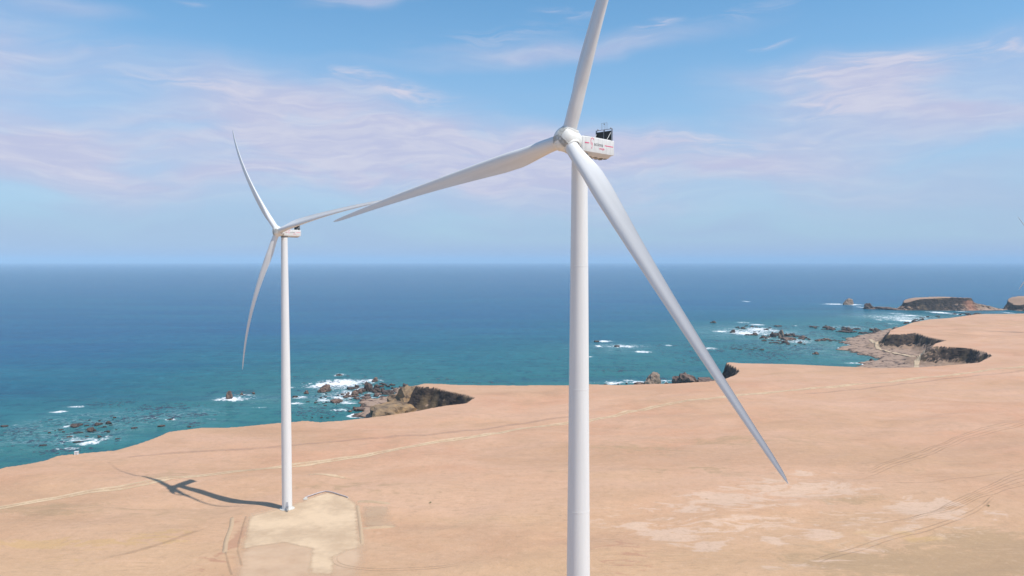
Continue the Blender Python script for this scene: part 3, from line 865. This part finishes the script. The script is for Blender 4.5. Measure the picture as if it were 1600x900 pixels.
pos = n.new('ShaderNodeNewGeometry').outputs['Position']
n.link(n.mix(n.noise(pos, 0.3, 4), (0.018, 0.038, 0.060), (0.040, 0.050, 0.070)), b.inputs['Base Color'])
me.materials.append(m_kelp)
kelp = bpy.data.objects.new('kelp', me); COL.objects.link(kelp)
kelp['kind'] = 'stuff'; kelp['label'] = 'dark floating weed in streaks among the reefs'; kelp['category'] = 'kelp'

# ------------------------------------------------------------------ island and far headland
def mesa(name, px0, px1, foot_py, top, depth_m, seed, rs=0.8, humps=()):
    x0, yy = ground(px0, foot_py, 0); x1, _ = ground(px1, foot_py, 0)
    hd = depth_m / 2; cy = yy + hd; x0 *= cy / yy; x1 *= cy / yy; cx = (x0 + x1) / 2; hw = (x1 - x0) / 2
    gx = np.linspace(cx - hw * 1.15, cx + hw * 1.15, 230); gy = np.linspace(cy - hd * 1.2, cy + hd * 1.3, 130)
    X, Y = np.meshgrid(gx, gy)
    u = (X - cx) / hw; v = (Y - cy) / hd
    rr = (np.abs(u) ** 2.6 + np.abs(v) ** 2.4) ** (1 / 2.5) + 0.18 * (fbm(X / 45, Y / 45, 4, seed) - 0.5)
    e = (1 - rr) * hd                                  # metres in from the shore
    cliffw = (10 + 44 * sst(u, -0.55, 0.9)) * (0.7 + 0.6 * fbm(X / 60, Y / 60, 2, seed + 4))
    t = np.clip(e / cliffw, 0, 1)
    hgt = top * (0.86 + 0.14 * sst(u, -0.95, -0.3)) * (1 - 0.14 * sst(u, 0.3, 0.8)) * (1 - rs * sst(u, 0.66, 1.0)) * (1 - .5 * sst(u, -0.6, -1.0))
    for hu, hwid, hh in humps:
        hgt = hgt + hh * np.exp(-((u - hu) / hwid) ** 2)
    rid = 1 - np.abs(2 * fbm(X / 22, Y / 22, 4, seed + 9) - 1) * 2
    prof = np.where(t < 0.68, 0.46 * (t / 0.68) ** 1.1, 0.46 + 0.54 * np.clip((t - 0.68) / 0.22, 0, 1))
    Z = np.where(e > 0, prof * hgt + (rid - .4) * 7 * np.sin(np.pi * t) * (t < 1), -3.0 * np.clip(-e / 10, 0, 1))
    Z += 0.9 * (fbm(X / 30, Y / 30, 3, seed + 12) - .5)
    o = grid_mesh(name, X, Y, Z, {'rock': np.where(t > 0.97, 0.55, 1.0), 'orange': np.exp(-((u - 0.22) / 0.10) ** 2) * (v < 0) * (t < 0.8)}, m_ground)
    o['kind'] = 'structure'
    return o


mesa('island', 1397, 1578, 485.5, 39, 105, 300, 0.85, humps=((-0.1, 0.22, 3),))
mesa('headland', 1580, 1760, 489, 42, 260, 320, 0.3)
# low reef tongue at the right foot of the island
# ------------------------------------------------------------------ small things on the plateau
def box_bm(bm, x0, x1, y0, y1, z0, z1):
    vs = [bm.verts.new((x, y, z)) for z in (z0, z1) for y in (y0, y1) for x in (x0, x1)]
    for f in ((0, 2, 3, 1), (4, 5, 7, 6), (0, 1, 5, 4), (2, 6, 7, 3), (0, 4, 6, 2), (1, 3, 7, 5)):
        bm.faces.new([vs[i] for i in f])
    return vs


def tube_bm(bm, p0, p1, r, seg=10, r1=None):
    p0 = Vector(p0); p1 = Vector(p1); d = (p1 - p0)
    q = d.to_track_quat('Z', 'Y').to_matrix()
    r1 = r if r1 is None else r1
    a = []; b_ = []
    for i in range(seg):
        t = 2 * math.pi * i / seg
        o_ = Vector((math.cos(t), math.sin(t), 0))
        a.append(bm.verts.new(p0 + q @ (o_ * r))); b_.append(bm.verts.new(p1 + q @ (o_ * r1)))
    for i in range(seg):
        j = (i + 1) % seg
        bm.faces.new((a[i], a[j], b_[j], b_[i]))
    bm.faces.new(a[::-1]); bm.faces.new(b_)


def obj(name, bm, mat, parent=None, smooth=False, bevel=0.0, link=True):
    if bevel:
        bmesh.ops.bevel(bm, geom=bm.edges[:], offset=bevel, segments=2, affect='EDGES', profile=0.6)
    bmesh.ops.recalc_face_normals(bm, faces=bm.faces[:])
    me = bpy.data.meshes.new(name); bm.to_mesh(me); bm.free()
    if mat: me.materials.append(mat)
    if smooth:
        me.polygons.foreach_set('use_smooth', [True] * len(me.polygons))
        if smooth != 'all':
            me.set_sharp_from_angle(angle=R(smooth))
    o = bpy.data.objects.new(name, me)
    COL.objects.link(o)
    if parent: o.parent = parent
    return o


def thing(name, label, cat, loc, rz=0.0, group=None):
    o = bpy.data.objects.new(name, None); COL.objects.link(o)
    o.location = loc; o.rotation_euler = (0, 0, rz)
    o.empty_display_size = 2
    o['label'] = label; o['category'] = cat
    if group: o['group'] = group
    return o


def weathered(name, base, rough, amt=0.06, spec=0.4, streaks=True):
    m, n, b = material(name, base, rough)
    b.inputs['Specular IOR Level'].default_value = spec
    tcn = n.new('ShaderNodeTexCoord').outputs['Object']
    a = n.noise(n.mapping(tcn, (1, 1, 0.06 if streaks else 1)), 0.9, 6, 0.65)
    d = tuple(x * (1 - amt * 2.2) for x in base)
    n.link(n.mix(n.ramp(a, 0.35, 0.75), base, d), b.inputs['Base Color'])
    n.link(n.ramp(a, 0.3, 0.7, rough - 0.05, rough + 0.12), b.inputs['Roughness'])
    return m


m_tower = weathered('tower_paint', (0.76, 0.765, 0.755), 0.42, 0.03)
m_blade = weathered('blade_gelcoat', (0.76, 0.765, 0.755), 0.36, 0.04, streaks=True)
m_nac = weathered('nacelle_shell', (0.70, 0.70, 0.68), 0.45, 0.05, streaks=False)
m_hub = weathered('hub_shell', (0.82, 0.82, 0.77), 0.45, 0.05, streaks=False)
m_seam, _, _ = material('dark_seam', (0.22, 0.22, 0.21), 0.7)
m_joint, _, _ = material('panel_joint', (0.42, 0.42, 0.41), 0.7)
m_black, _, _ = material('radiator_black', (0.018, 0.020, 0.018), 0.6)
m_steel, _, _ = material('galvanised_steel', (0.30, 0.31, 0.33), 0.45, Metallic=0.6)
m_conc = weathered('concrete', (0.62, 0.59, 0.53), 0.9, 0.1, 0.2, False)
m_pink, _, _ = material('pink_paint', (0.75, 0.055, 0.17), 0.45)
m_let, _, _ = material('dark_lettering', (0.09, 0.09, 0.10), 0.5)
m_red, _, _ = material('red_paint', (0.6, 0.03, 0.03), 0.5)
m_door, _, _ = material('door_paint', (0.42, 0.43, 0.46), 0.5)

BL, TILT, OVH, HUBH = 79.0, R(5.9), 4.2, 148.0


def blade_mesh(cone, bend, pw, name, pitch=R(6)):
    """z = span, +x = leading edge side, -y = upwind"""
    bm = bmesh.new()
    NS, NP = 90, 36
    rings = []
    for i in range(NS + 1):
        q = i / NS
        s = 0.6 + (BL - 0.6) * (q ** 1.15)
        r = s / BL
        root = 1.45
        # chord
        xs = [0, .02, .05, .10, .155, .21, .30, .42, .55, .70, .85, .94, .975, .992, 1.0]
        cs = [2.9, 2.9, 2.95, 3.45, 4.05, 4.12, 3.65, 3.0, 2.42, 1.88, 1.36, 1.02, .74, .42, .08]
        ch = float(np.interp(r, xs, cs))
        th = float(np.interp(r, [0, .03, .08, .14, .22, .35, .55, .8, 1], [1.0, 1.0, .88, .62, .43, .33, .27, .22, .18]))
        tw = R(float(np.interp(r, [0, .08, .2, .35, .6, .85, 1], [15, 15, 11.5, 7, 3, 0.5, -0.5])) + pitch)
        circ = float(sst(np.array(r), 0.15, 0.02))
        xa = 0.5 * circ + 0.30 * (1 - circ)          # pitch axis as a share of the chord from the leading edge
        off = -(cone * s + bend * r ** pw)
        ring = []
        for k in range(NP):
            t = 2 * math.pi * k / NP
            u = 0.5 * (1 - math.cos(t))            # 0 leading .. 1 trailing
            sg = 1 if t < math.pi else -1
            c_y = 0.5 * math.sin(t) * th
            yt = 5 * th * (0.2969 * math.sqrt(max(u, 0)) - 0.1260 * u - 0.3516 * u * u + 0.2843 * u ** 3 - 0.1010 * u ** 4)
            camb = (0.020 * (1 - (2 * u - 1) ** 2) - 0.10 * max(0, u - 0.45) * (1 - u) ** 0.8 * -2.0) * (1 - circ)
            yy = c_y * circ + (sg * yt * (1.02 if sg < 0 else 1.0) + camb) * (1 - circ)
            X = (xa - u) * ch
            Y = yy * ch                                # +y = downwind (suction side)
            c_, s_ = math.cos(tw), math.sin(tw)
            # leading edge turned upwind at the root
            x2 = X * c_ + Y * s_
            y2 = -X * s_ + Y * c_
            ring.append(bm.verts.new((x2, y2 + off, s)))
        rings.append(ring)
    for a, b_ in zip(rings[:-1], rings[1:]):
        for k in range(NP):
            j = (k + 1) % NP
            bm.faces.new((a[k], a[j], b_[j], b_[k]))
    bm.faces.new(rings[0][::-1]); bm.faces.new(rings[-1])
    bmesh.ops.recalc_face_normals(bm, faces=bm.faces[:])
    me = bpy.data.meshes.new(name); bm.to_mesh(me); bm.free()
    me.polygons.foreach_set('use_smooth', [True] * len(me.polygons))
    me.set_sharp_from_angle(angle=R(50))
    me.materials.append(m_blade)
    return me


def lathe(bm, prof, M, seg=64):
    """profile of (axial, radius) about local z, placed by matrix M"""
    rings = []
    for a, r in prof:
        rings.append([bm.verts.new(M @ Vector((r * math.cos(2 * math.pi * k / seg), r * math.sin(2 * math.pi * k / seg), a))) for k in range(seg)])
    for p, q in zip(rings[:-1], rings[1:]):
        for k in range(seg):
            j = (k + 1) % seg
            bm.faces.new((p[k], p[j], q[j], q[k]))
    bm.faces.new(rings[0][::-1]); bm.faces.new(rings[-1])


def text_mesh(body, size, mat, name, shear=0.0, ext=0.01, bold=0.0):
    cu = bpy.data.curves.new('t', 'FONT')
    cu.body = body; cu.size = size; cu.extrude = ext; cu.shear = shear; cu.offset = bold
    cu.align_x = 'LEFT'
    o = bpy.data.objects.new('t', cu); COL.objects.link(o)
    dg = bpy.context.evaluated_depsgraph_get()
    me = bpy.data.meshes.new_from_object(o.evaluated_get(dg))
    bpy.data.objects.remove(o); me.name = name
    me.materials.clear(); me.materials.append(mat)
    return me


def turbine(label, loc, yaw, phase, cone, bend, detail=True):
    root = thing('wind_turbine', label, 'wind turbine', loc, -yaw, 'white three bladed wind turbines')
    # tower
    bm = bmesh.new()
    zs = [0, 22, 44, 70, 96, 122, 144.9]
    prof = []
    rr = lambda z: min(2.62, 1.66 + 1.32 * (1 - z / 146))
    for z in np.linspace(0, 144.9, 40):
        prof.append((float(z), rr(z)))
    lathe(bm, prof, Matrix.Identity(4), 72)
    tower = obj('tower', bm, m_tower, root, smooth=40)
    if detail:
        for z in zs[1:-1]:
            bm = bmesh.new()
            lathe(bm, [(z - 0.07, rr(z)), (z - 0.06, rr(z) + 0.022), (z + 0.06, rr(z) + 0.022), (z + 0.07, rr(z))], Matrix.Identity(4), 72)
            obj('flange_ring', bm, m_tower, tower, smooth=40)
    # foundation, door, stair
    bm = bmesh.new()
    lathe(bm, [(-1.0, 3.9), (0.28, 3.9), (0.34, 3.82)], Matrix.Identity(4), 48)
    obj('foundation', bm, m_conc, root, smooth=40)
    if detail:
        da = Matrix.Rotation(R(-40), 4, 'Z')   # door faces the pad
        bm = bmesh.new(); box_bm(bm, 2.50, 2.66, -0.55, 0.55, 2.1, 4.4); bmesh.ops.transform(bm, matrix=da, verts=bm.verts[:])
        obj('door', bm, m_door, tower, bevel=0.03)
        bm = bmesh.new()
        box_bm(bm, 2.66, 4.1, -0.7, 0.7, 1.95, 2.05)
        for k in range(8):
            box_bm(bm, 4.1 + k * 0.28, 4.42 + k * 0.28, -0.5, 0.5, 1.75 - k * 0.24, 1.79 - k * 0.24)
        for s_ in (-0.68, 0.68):
            tube_bm(bm, (2.8, s_, 3.1), (4.1, s_, 3.1), 0.035); tube_bm(bm, (4.1, s_, 3.1), (6.4, s_ * 0.8, 1.2), 0.035)
            tube_bm(bm, (4.1, s_, 0.1), (4.1, s_, 3.1), 0.04); tube_bm(bm, (6.4, s_ * .8, 0), (6.4, s_ * .8, 1.2), 0.04); tube_bm(bm, (5.2, s_ * .9, 0.9), (5.2, s_ * .9, 2.2), 0.035)
        bmesh.ops.transform(bm, matrix=da, verts=bm.verts[:])
        obj('stairs', bm, m_steel, tower)
    # nacelle: box with chamfered belly, front tapering to the yaw bearing
    bm = bmesh.new()
    y0, y1 = -1.75, 9.4
    sec = []
    for yy, sx, zt, zb, zl in ((y0, 1.75, 1.62, -1.35, -1.55), (y0 + .25, 2.0, 1.82, -1.5, -1.95), (0.5, 2.1, 1.92, -1.55, -2.35), (y1 - .9, 2.1, 1.95, -1.55, -2.3), (y1 - .05, 2.1, 1.95, -1.5, -1.62), (y1, 2.02, 1.87, -1.42, -1.50)):
        sec.append([bm.verts.new((x, yy, HUBH + z * .92)) for x, z in
                    ((-sx + .18, zt), (sx - .18, zt), (sx, zt - .18), (sx, zb), (sx * .55, zl), (-sx * .55, zl), (-sx, zb), (-sx, zt - .18))])
    for a, b_ in zip(sec[:-1], sec[1:]):
        for k in range(8):
            j = (k + 1) % 8
            bm.faces.new((a[k], a[j], b_[j], b_[k]))
    bm.faces.new(sec[0][::-1]); bm.faces.new(sec[-1])
    nac = obj('nacelle', bm, m_nac, root, bevel=0.05, smooth=30)
    nac.location.z = -0.72
    bm = bmesh.new(); lathe(bm, [(HUBH - 3.15, 1.70), (HUBH - 2.6, 1.78)], Matrix.Identity(4), 48)
    obj('yaw_bearing', bm, m_seam, root, smooth=40)
    if detail:
        bm = bmesh.new()
        for k in range(7):
            yy = -0.55 + k * 1.42
            for sx in (-1, 1):
                box_bm(bm, sx * 2.098 - 0.006, sx * 2.098 + 0.006, yy - 0.018, yy + 0.018, HUBH - 1.36, HUBH + 1.56)
        obj('panel_seams', bm, m_joint, nac)
        bm = bmesh.new()
        for yy in (2.6, 4.6, 6.6, 8.0):
            for s_ in (-0.6, 0.6):
                box_bm(bm, s_ - 0.35, s_ + 0.35, yy - 0.3, yy + 0.3, HUBH - 2.26, HUBH - 2.10)
        obj('floor_hatch', bm, m_seam, nac)
        for sx in (-1, 1):
            xx = sx * 2.103

            def place(me, nm, yy, zz):
                o = bpy.data.objects.new(nm, me); COL.objects.link(o); o.parent = nac
                if sx > 0:
                    mt = Matrix(((0, 0, 1, xx + .012), (1, 0, 0, yy), (0, 1, 0, zz), (0, 0, 0, 1)))
                else:
                    mt = Matrix(((0, 0, -1, xx - .012), (-1, 0, 0, yy), (0, 1, 0, zz), (0, 0, 0, 1)))
                o.matrix_local = mt
                return o
            st = (lambda v: v) if sx > 0 else (lambda v: 8.0 - v)
            place(text_mesh('acciona', 1.05, m_let, 'lettering', 0.12, 0.01, 0.0), 'lettering', st(2.15), HUBH + 0.02)
            place(text_mesh('energía', 0.62, m_pink, 'lettering', 0.12, 0.01, 0.0), 'lettering', st(4.0 if sx > 0 else 4.1), HUBH - 0.62)
            for a0, a1 in ((-0.9, 0.55), (5.95, 8.95)):
                bm = bmesh.new()
                box_bm(bm, xx - 0.02 if sx < 0 else xx - 0.01, xx + 0.01 if sx < 0 else xx + 0.02, a0, a1, HUBH + 0.27, HUBH + 0.43)
                obj('stripe', bm, m_pink, nac)
            # emblem: a hooked arc over a stem with three shorter strokes
            bm = bmesh.new()

            def stroke(pts, w0, w1):
                prev = None
                for i, (a_, z_) in enumerate(pts):
                    w_ = w0 + (w1 - w0) * i / (len(pts) - 1)
                    if i < len(pts) - 1:
                        dx_, dz_ = pts[i + 1][0] - a_, pts[i + 1][1] - z_
                    l_ = math.hypot(dx_, dz_) or 1
                    nx, nz_ = -dz_ / l_ * w_, dx_ / l_ * w_
                    cur = [bm.verts.new((a_ + nx, z_ + nz_, d_)) for d_ in (-.01, .01)] + [bm.verts.new((a_ - nx, z_ - nz_, d_)) for d_ in (.01, -.01)]
                    if prev:
                        for k in range(4):
                            bm.faces.new((prev[k], prev[(k + 1) % 4], cur[(k + 1) % 4], cur[k]))
                    prev = cur
            stroke([(0.62 * math.cos(t) * .8 + .62, 0.55 + 0.62 * math.sin(t)) for t in np.linspace(0.35, math.pi + .1, 14)], 0.07, 0.06)
            stroke([(.12, .45), (.08, .1), (.16, -.2)], .06, .04)
            stroke([(.40, .30), (.42, -.1), (.36, -.45)], .05, .04)
            stroke([(.62, .15), (.60, -.35), (.44, -1.0)], .05, .03)
            stroke([(.36, -.75), (.30, -1.15)], .04, .03)
            bmesh.ops.recalc_face_normals(bm, faces=bm.faces[:])
            me = bpy.data.meshes.new('emblem'); bm.to_mesh(me); bm.free(); me.materials.append(m_pink)
            place(me, 'emblem', 1.0 if sx > 0 else 7.2, HUBH + 0.35)
    # rear cooler on the roof
    zt = HUBH + 1.80
    bm = bmesh.new()
    for s_ in (-1, 1):
        box_bm(bm, s_ * 1.08 - 0.98, s_ * 1.08 + 0.98, 8.45, 8.72, zt + 0.06, zt + 2.05)
    cool = obj('cooler', bm, m_black, nac)
    if detail:
        bm = bmesh.new()
        for x in (-2.1, 0, 2.1):
            box_bm(bm, x - 0.05, x + 0.05, 8.38, 8.80, zt - 0.02, zt + 2.45)
        box_bm(bm, -2.17, 2.17, 8.44, 8.74, zt + 2.45, zt + 2.53)
        box_bm(bm, -2.03, -0.07, 8.50, 8.66, zt + 2.08, zt + 2.12); box_bm(bm, 0.07, 2.03, 8.50, 8.66, zt + 2.08, zt + 2.12)
        obj('cooler_frame', bm, m_steel, cool)
        bm = bmesh.new()
        for x in (-1.9, 1.9):
            tube_bm(bm, (x, 7.0, zt - .02), (x, 8.4, zt + 1.7), 0.055)
        obj('brace', bm, m_nac, cool, smooth=40)
        bm = bmesh.new()
        for x in (-0.75, 0.75):
            tube_bm(bm, (x, 8.6, zt + 2.5), (x, 8.6, zt + 3.95), 0.03)
        tube_bm(bm, (-0.75, 8.6, zt + 3.95), (0.75, 8.6, zt + 3.95), 0.03)
        for x in (-.4, .4):
            tube_bm(bm, (x, 8.6, zt + 2.5), (x, 8.6, zt + 3.7), 0.02)
        obj('lightning_guard', bm, m_steel, cool)
        bm = bmesh.new()
        tube_bm(bm, (0, 8.6, zt + 2.5), (0, 8.6, zt + 3.6), 0.03); lathe(bm, [(3.55, .02), (3.62, .14), (3.80, .14), (3.86, .02)], Matrix.Translation((0, 8.6, zt)), 12)
        obj('wind_sensor', bm, m_steel, cool)
        for x in (-1.7, 1.75):
            bm = bmesh.new(); lathe(bm, [(2.53, .16), (2.72, .17), (2.82, .1)], Matrix.Translation((x, 8.6, zt)), 14)
            obj('beacon', bm, m_steel, cool, smooth=30)
        bm = bmesh.new()
        for sx in (-1.85, 1.85):
            tube_bm(bm, (sx, -0.8, zt + .0), (sx, 8.2, zt + .0), 0.03)
        obj('roof_rail', bm, m_seam, nac)
    # rotor frame
    h = Vector((1, 0, 0)); nn = Vector((0, -math.cos(TILT), math.sin(TILT))); u = Vector((0, math.sin(TILT), math.cos(TILT)))
    hubc = Vector((0, -OVH, HUBH))
    MH = Matrix.Translation(hubc) @ Matrix((h, u, nn)).transposed().to_4x4()
    MH = Matrix.Translation(hubc) @ Matrix(((h.x, u.x, nn.x), (h.y, u.y, nn.y), (h.z, u.z, nn.z))).to_4x4()
    # note: h x u = -n here, so mirror is avoided by swapping h
    MH = Matrix.Translation(hubc) @ Matrix(((-h.x, u.x, nn.x), (-h.y, u.y, nn.y), (-h.z, u.z, nn.z))).to_4x4() if h.cross(u).dot(nn) < 0 else MH
    bm = bmesh.new()
    prof = [(-2.35, 1.9), (-2.3, 2.12), (-2.0, 2.2), (-1.7, 2.32), (-1.2, 2.48), (-.5, 2.60), (.3, 2.62), (1.0, 2.52), (1.6, 2.30), (2.05, 1.95), (2.35, 1.5), (2.52, 1.0), (2.6, .5), (2.62, .1)]
    lathe(bm, prof, MH, 72)
    hub = obj('hub', bm, m_hub, root, smooth=35)
    bme = {}
    me = blade_mesh(cone, bend, 2.11, 'blade')
    for k in range(3):
        a = phase + k * 2 * math.pi / 3
        X = -math.sin(a) * u + math.cos(a) * h
        Z = math.cos(a) * u + math.sin(a) * h
        Y = -nn
        MB = Matrix.Translation(hubc) @ Matrix(((X.x, Y.x, Z.x), (X.y, Y.y, Z.y), (X.z, Y.z, Z.z))).to_4x4()
        o = bpy.data.objects.new('blade', me); COL.objects.link(o); o.parent = root
        o.matrix_local = MB @ Matrix.Translation((0, 0, 0)) 
        bm = bmesh.new()
        lathe(bm, [(0.9, 1.86), (2.20, 1.84), (2.38, 1.76), (2.42, 1.66), (2.40, 1.56), (2.0, 1.55)], MB, 56)
        obj('blade_collar', bm, m_hub, hub, smooth=35)
        bm = bmesh.new()
        lathe(bm, [(2.0, 1.60), (2.3, 1.58), (2.47, 1.53), (2.49, 1.46)], MB, 56)
        obj('blade_seal', bm, m_seam, hub, smooth=35)
        if detail:
            # raised cover between two blades on the nose, and its seam
            a2 = a + math.pi / 3
            bm = bmesh.new()
            X2 = -math.sin(a) * u + math.cos(a) * h
            Rn = [(2.56, 0.0, 0.55), (2.45, 1.0, 0.62), (2.16, 1.68, 0.7), (1.75, 2.16, .62), (1.3, 2.42, .4)]
            Zr = Z
            rows = []
            for ax, rad, wd in Rn:
                rows.append([bm.verts.new(hubc + nn * (ax + .08) + Zr * (rad + .06) + X2 * w_) for w_ in (-wd, -wd * .9, wd * .9, wd)])
            for r_ in rows:
                for v_ in (r_[0], r_[3]):
                    v_.co -= nn * 0.16 + Zr * 0.10
            for p_, q_ in zip(rows[:-1], rows[1:]):
                for i in range(3):
                    bm.faces.new((p_[i], p_[i + 1], q_[i + 1], q_[i]))
            bmesh.ops.solidify(bm, geom=bm.faces[:], thickness=0.12)
            obj('nose_cover', bm, m_hub, hub, smooth=30)
            bm = bmesh.new()
            for sgn in (-1, 1):
                tube_bm(bm, hubc + nn * 2.30 + Zr * 1.25 + X2 * .98 * sgn, hubc + nn * 1.25 + Zr * 2.02 + X2 * 1.26 * sgn, 0.05, 6)
            obj('grab_bar', bm, m_steel, hub)
    return root


turbine('nearest and largest wind turbine, white, its tower running out of the bottom of the picture', (14.2, 162.1, CZ + 25.0 - HUBH), R(43.2), R(19.3), 0.112, -5.6)
turbine('smaller white wind turbine farther off, standing on the pale gravel pad above its own shadow', (-120.3, 406.5, CZ + 15.6 - HUBH), R(34.2), R(-40.5), 0.140, -15.4)
turbine('distant wind turbine of which only a blade tip shows at the right edge', (969.0, 1400.0, float(tz(np.array(969.), np.array(1400.)))), R(36), R(-32), 0.14, -14, detail=False)

# white cabin at the cliff edge
x, y = ground_t(114, 712.5)
z = float(tz(x, y))
cab = thing('cabin', 'tiny white cabin standing on the cliff edge at far left', 'cabin', (x, y, z), R(15))
bm = bmesh.new(); box_bm(bm, -1.2, 1.2, -1.0, 1.0, -0.3, 2.0); obj('wall', bm, m_nac, cab, bevel=0.03)
bm = bmesh.new(); box_bm(bm, -1.35, 1.35, -1.15, 1.15, 2.0, 2.14); obj('roof', bm, m_nac, cab, bevel=0.03)
bm = bmesh.new(); box_bm(bm, -0.35, 0.35, -1.05, -1.003, 0.0, 1.7); obj('door', bm, m_door, cab)

# bent pale pipe lying along the pad, on low blocks
pp = smooth_line([ground_t(*p) for p in ((474, 782), (488, 777), (503, 772.5), (512, 773), (526, 777), (541, 782))], 2.5)
x, y = pp[0]
pipe = thing('pipeline', 'long pale pipe bent once, lying along the far side of the gravel pad', 'pipe', (x, y, float(tz(x, y))))
bm = bmesh.new()
for (ax, ay), (bx, by) in zip(pp[:-1], pp[1:]):
    tube_bm(bm, (ax - x, ay - y, float(tz(ax, ay)) - pipe.location.z + .55), (bx - x, by - y, float(tz(bx, by)) - pipe.location.z + .55), 0.30, 10)
obj('pipe', bm, weathered('pipe_paint', (0.52, 0.46, 0.46), 0.6, 0.1), pipe, smooth=50)
for ax, ay in pp[::4]:
    bm = bmesh.new(); zz = float(tz(ax, ay)) - pipe.location.z
    box_bm(bm, ax - x - .35, ax - x + .35, ay - y - .35, ay - y + .35, zz - .1, zz + .30)
    obj('support', bm, m_conc, pipe)
bm = bmesh.new()
bmesh.ops.create_icosphere(bm, subdivisions=3, radius=1)
for v_ in bm.verts:
    v_.co *= 1 + 0.35 * (float(n3(np.array([v_.co]), 2.1, 4)[0]) - .5) * 2
    v_.co.z *= .6
x, y = ground_t(474, 784)
o = obj('block', bm, m_conc); o.location = (x, y, float(tz(x, y)) + .3); o.scale = (1.3, 1.3, 1.3)
o['label'] = 'pale lump of rubble at the left end of the pipe'; o['category'] = 'rubble'

# two tiny green shrubs
for (px_, py_, lab) in ((671, 790, 'tiny green shrub alone on the sand right of the gravel pad'), (1552, 795, 'tiny green shrub among the wheel tracks at lower right')):
    x, y = ground_t(px_, py_)
    t = thing('shrub', lab, 'shrub', (x, y, float(tz(x, y))), group='lone green shrubs')
    m_leaf, _, _ = material('shrub_leaf', (0.05, 0.13, 0.03), 0.7)
    bm = bmesh.new(); st_ = bmesh.new()
    for k in range(160):
        a = rng.uniform(0, 6.28); e = rng.uniform(0.1, 1.5); r_ = rng.uniform(0.4, 0.95)
        c_ = Vector((math.cos(a) * math.cos(e), math.sin(a) * math.cos(e), math.sin(e) * .9 + .1)) * r_
        d1 = Vector((rng.gauss(0, 1), rng.gauss(0, 1), rng.gauss(0, 1))).normalized() * .10; d2 = Vector((rng.gauss(0, 1), rng.gauss(0, 1), rng.gauss(0, 1))).normalized() * .07
        bm.faces.new([bm.verts.new(c_ + q) for q in (-d1, d2, d1, -d2)])
        if k % 12 == 0: tube_bm(st_, (0, 0, -.1), c_ * .8, 0.025, 5, 0.01)
    obj('foliage', bm, m_leaf, t)
    obj('stem', st_, m_berm, t)

# ------------------------------------------------------------------ haze
bm = bmesh.new()
box_bm(bm, -93000, 93000, -9500, 91000, -8.0, 420)
m_haze = bpy.data.materials.new('haze'); m_haze.use_nodes = True
nt = m_haze.node_tree; nt.nodes.remove(nt.nodes['Principled BSDF'])
pv = nt.nodes.new('ShaderNodeVolumePrincipled')
pv.inputs['Color'].default_value = (0.60, 0.82, 1.0, 1)
pv.inputs['Density'].default_value = 3.7e-5
pv.inputs['Anisotropy'].default_value = -0.15
nt.links.new(pv.outputs[0], nt.nodes['Material Output'].inputs['Volume'])
haze = obj('haze', bm, m_haze)
haze['kind'] = 'stuff'
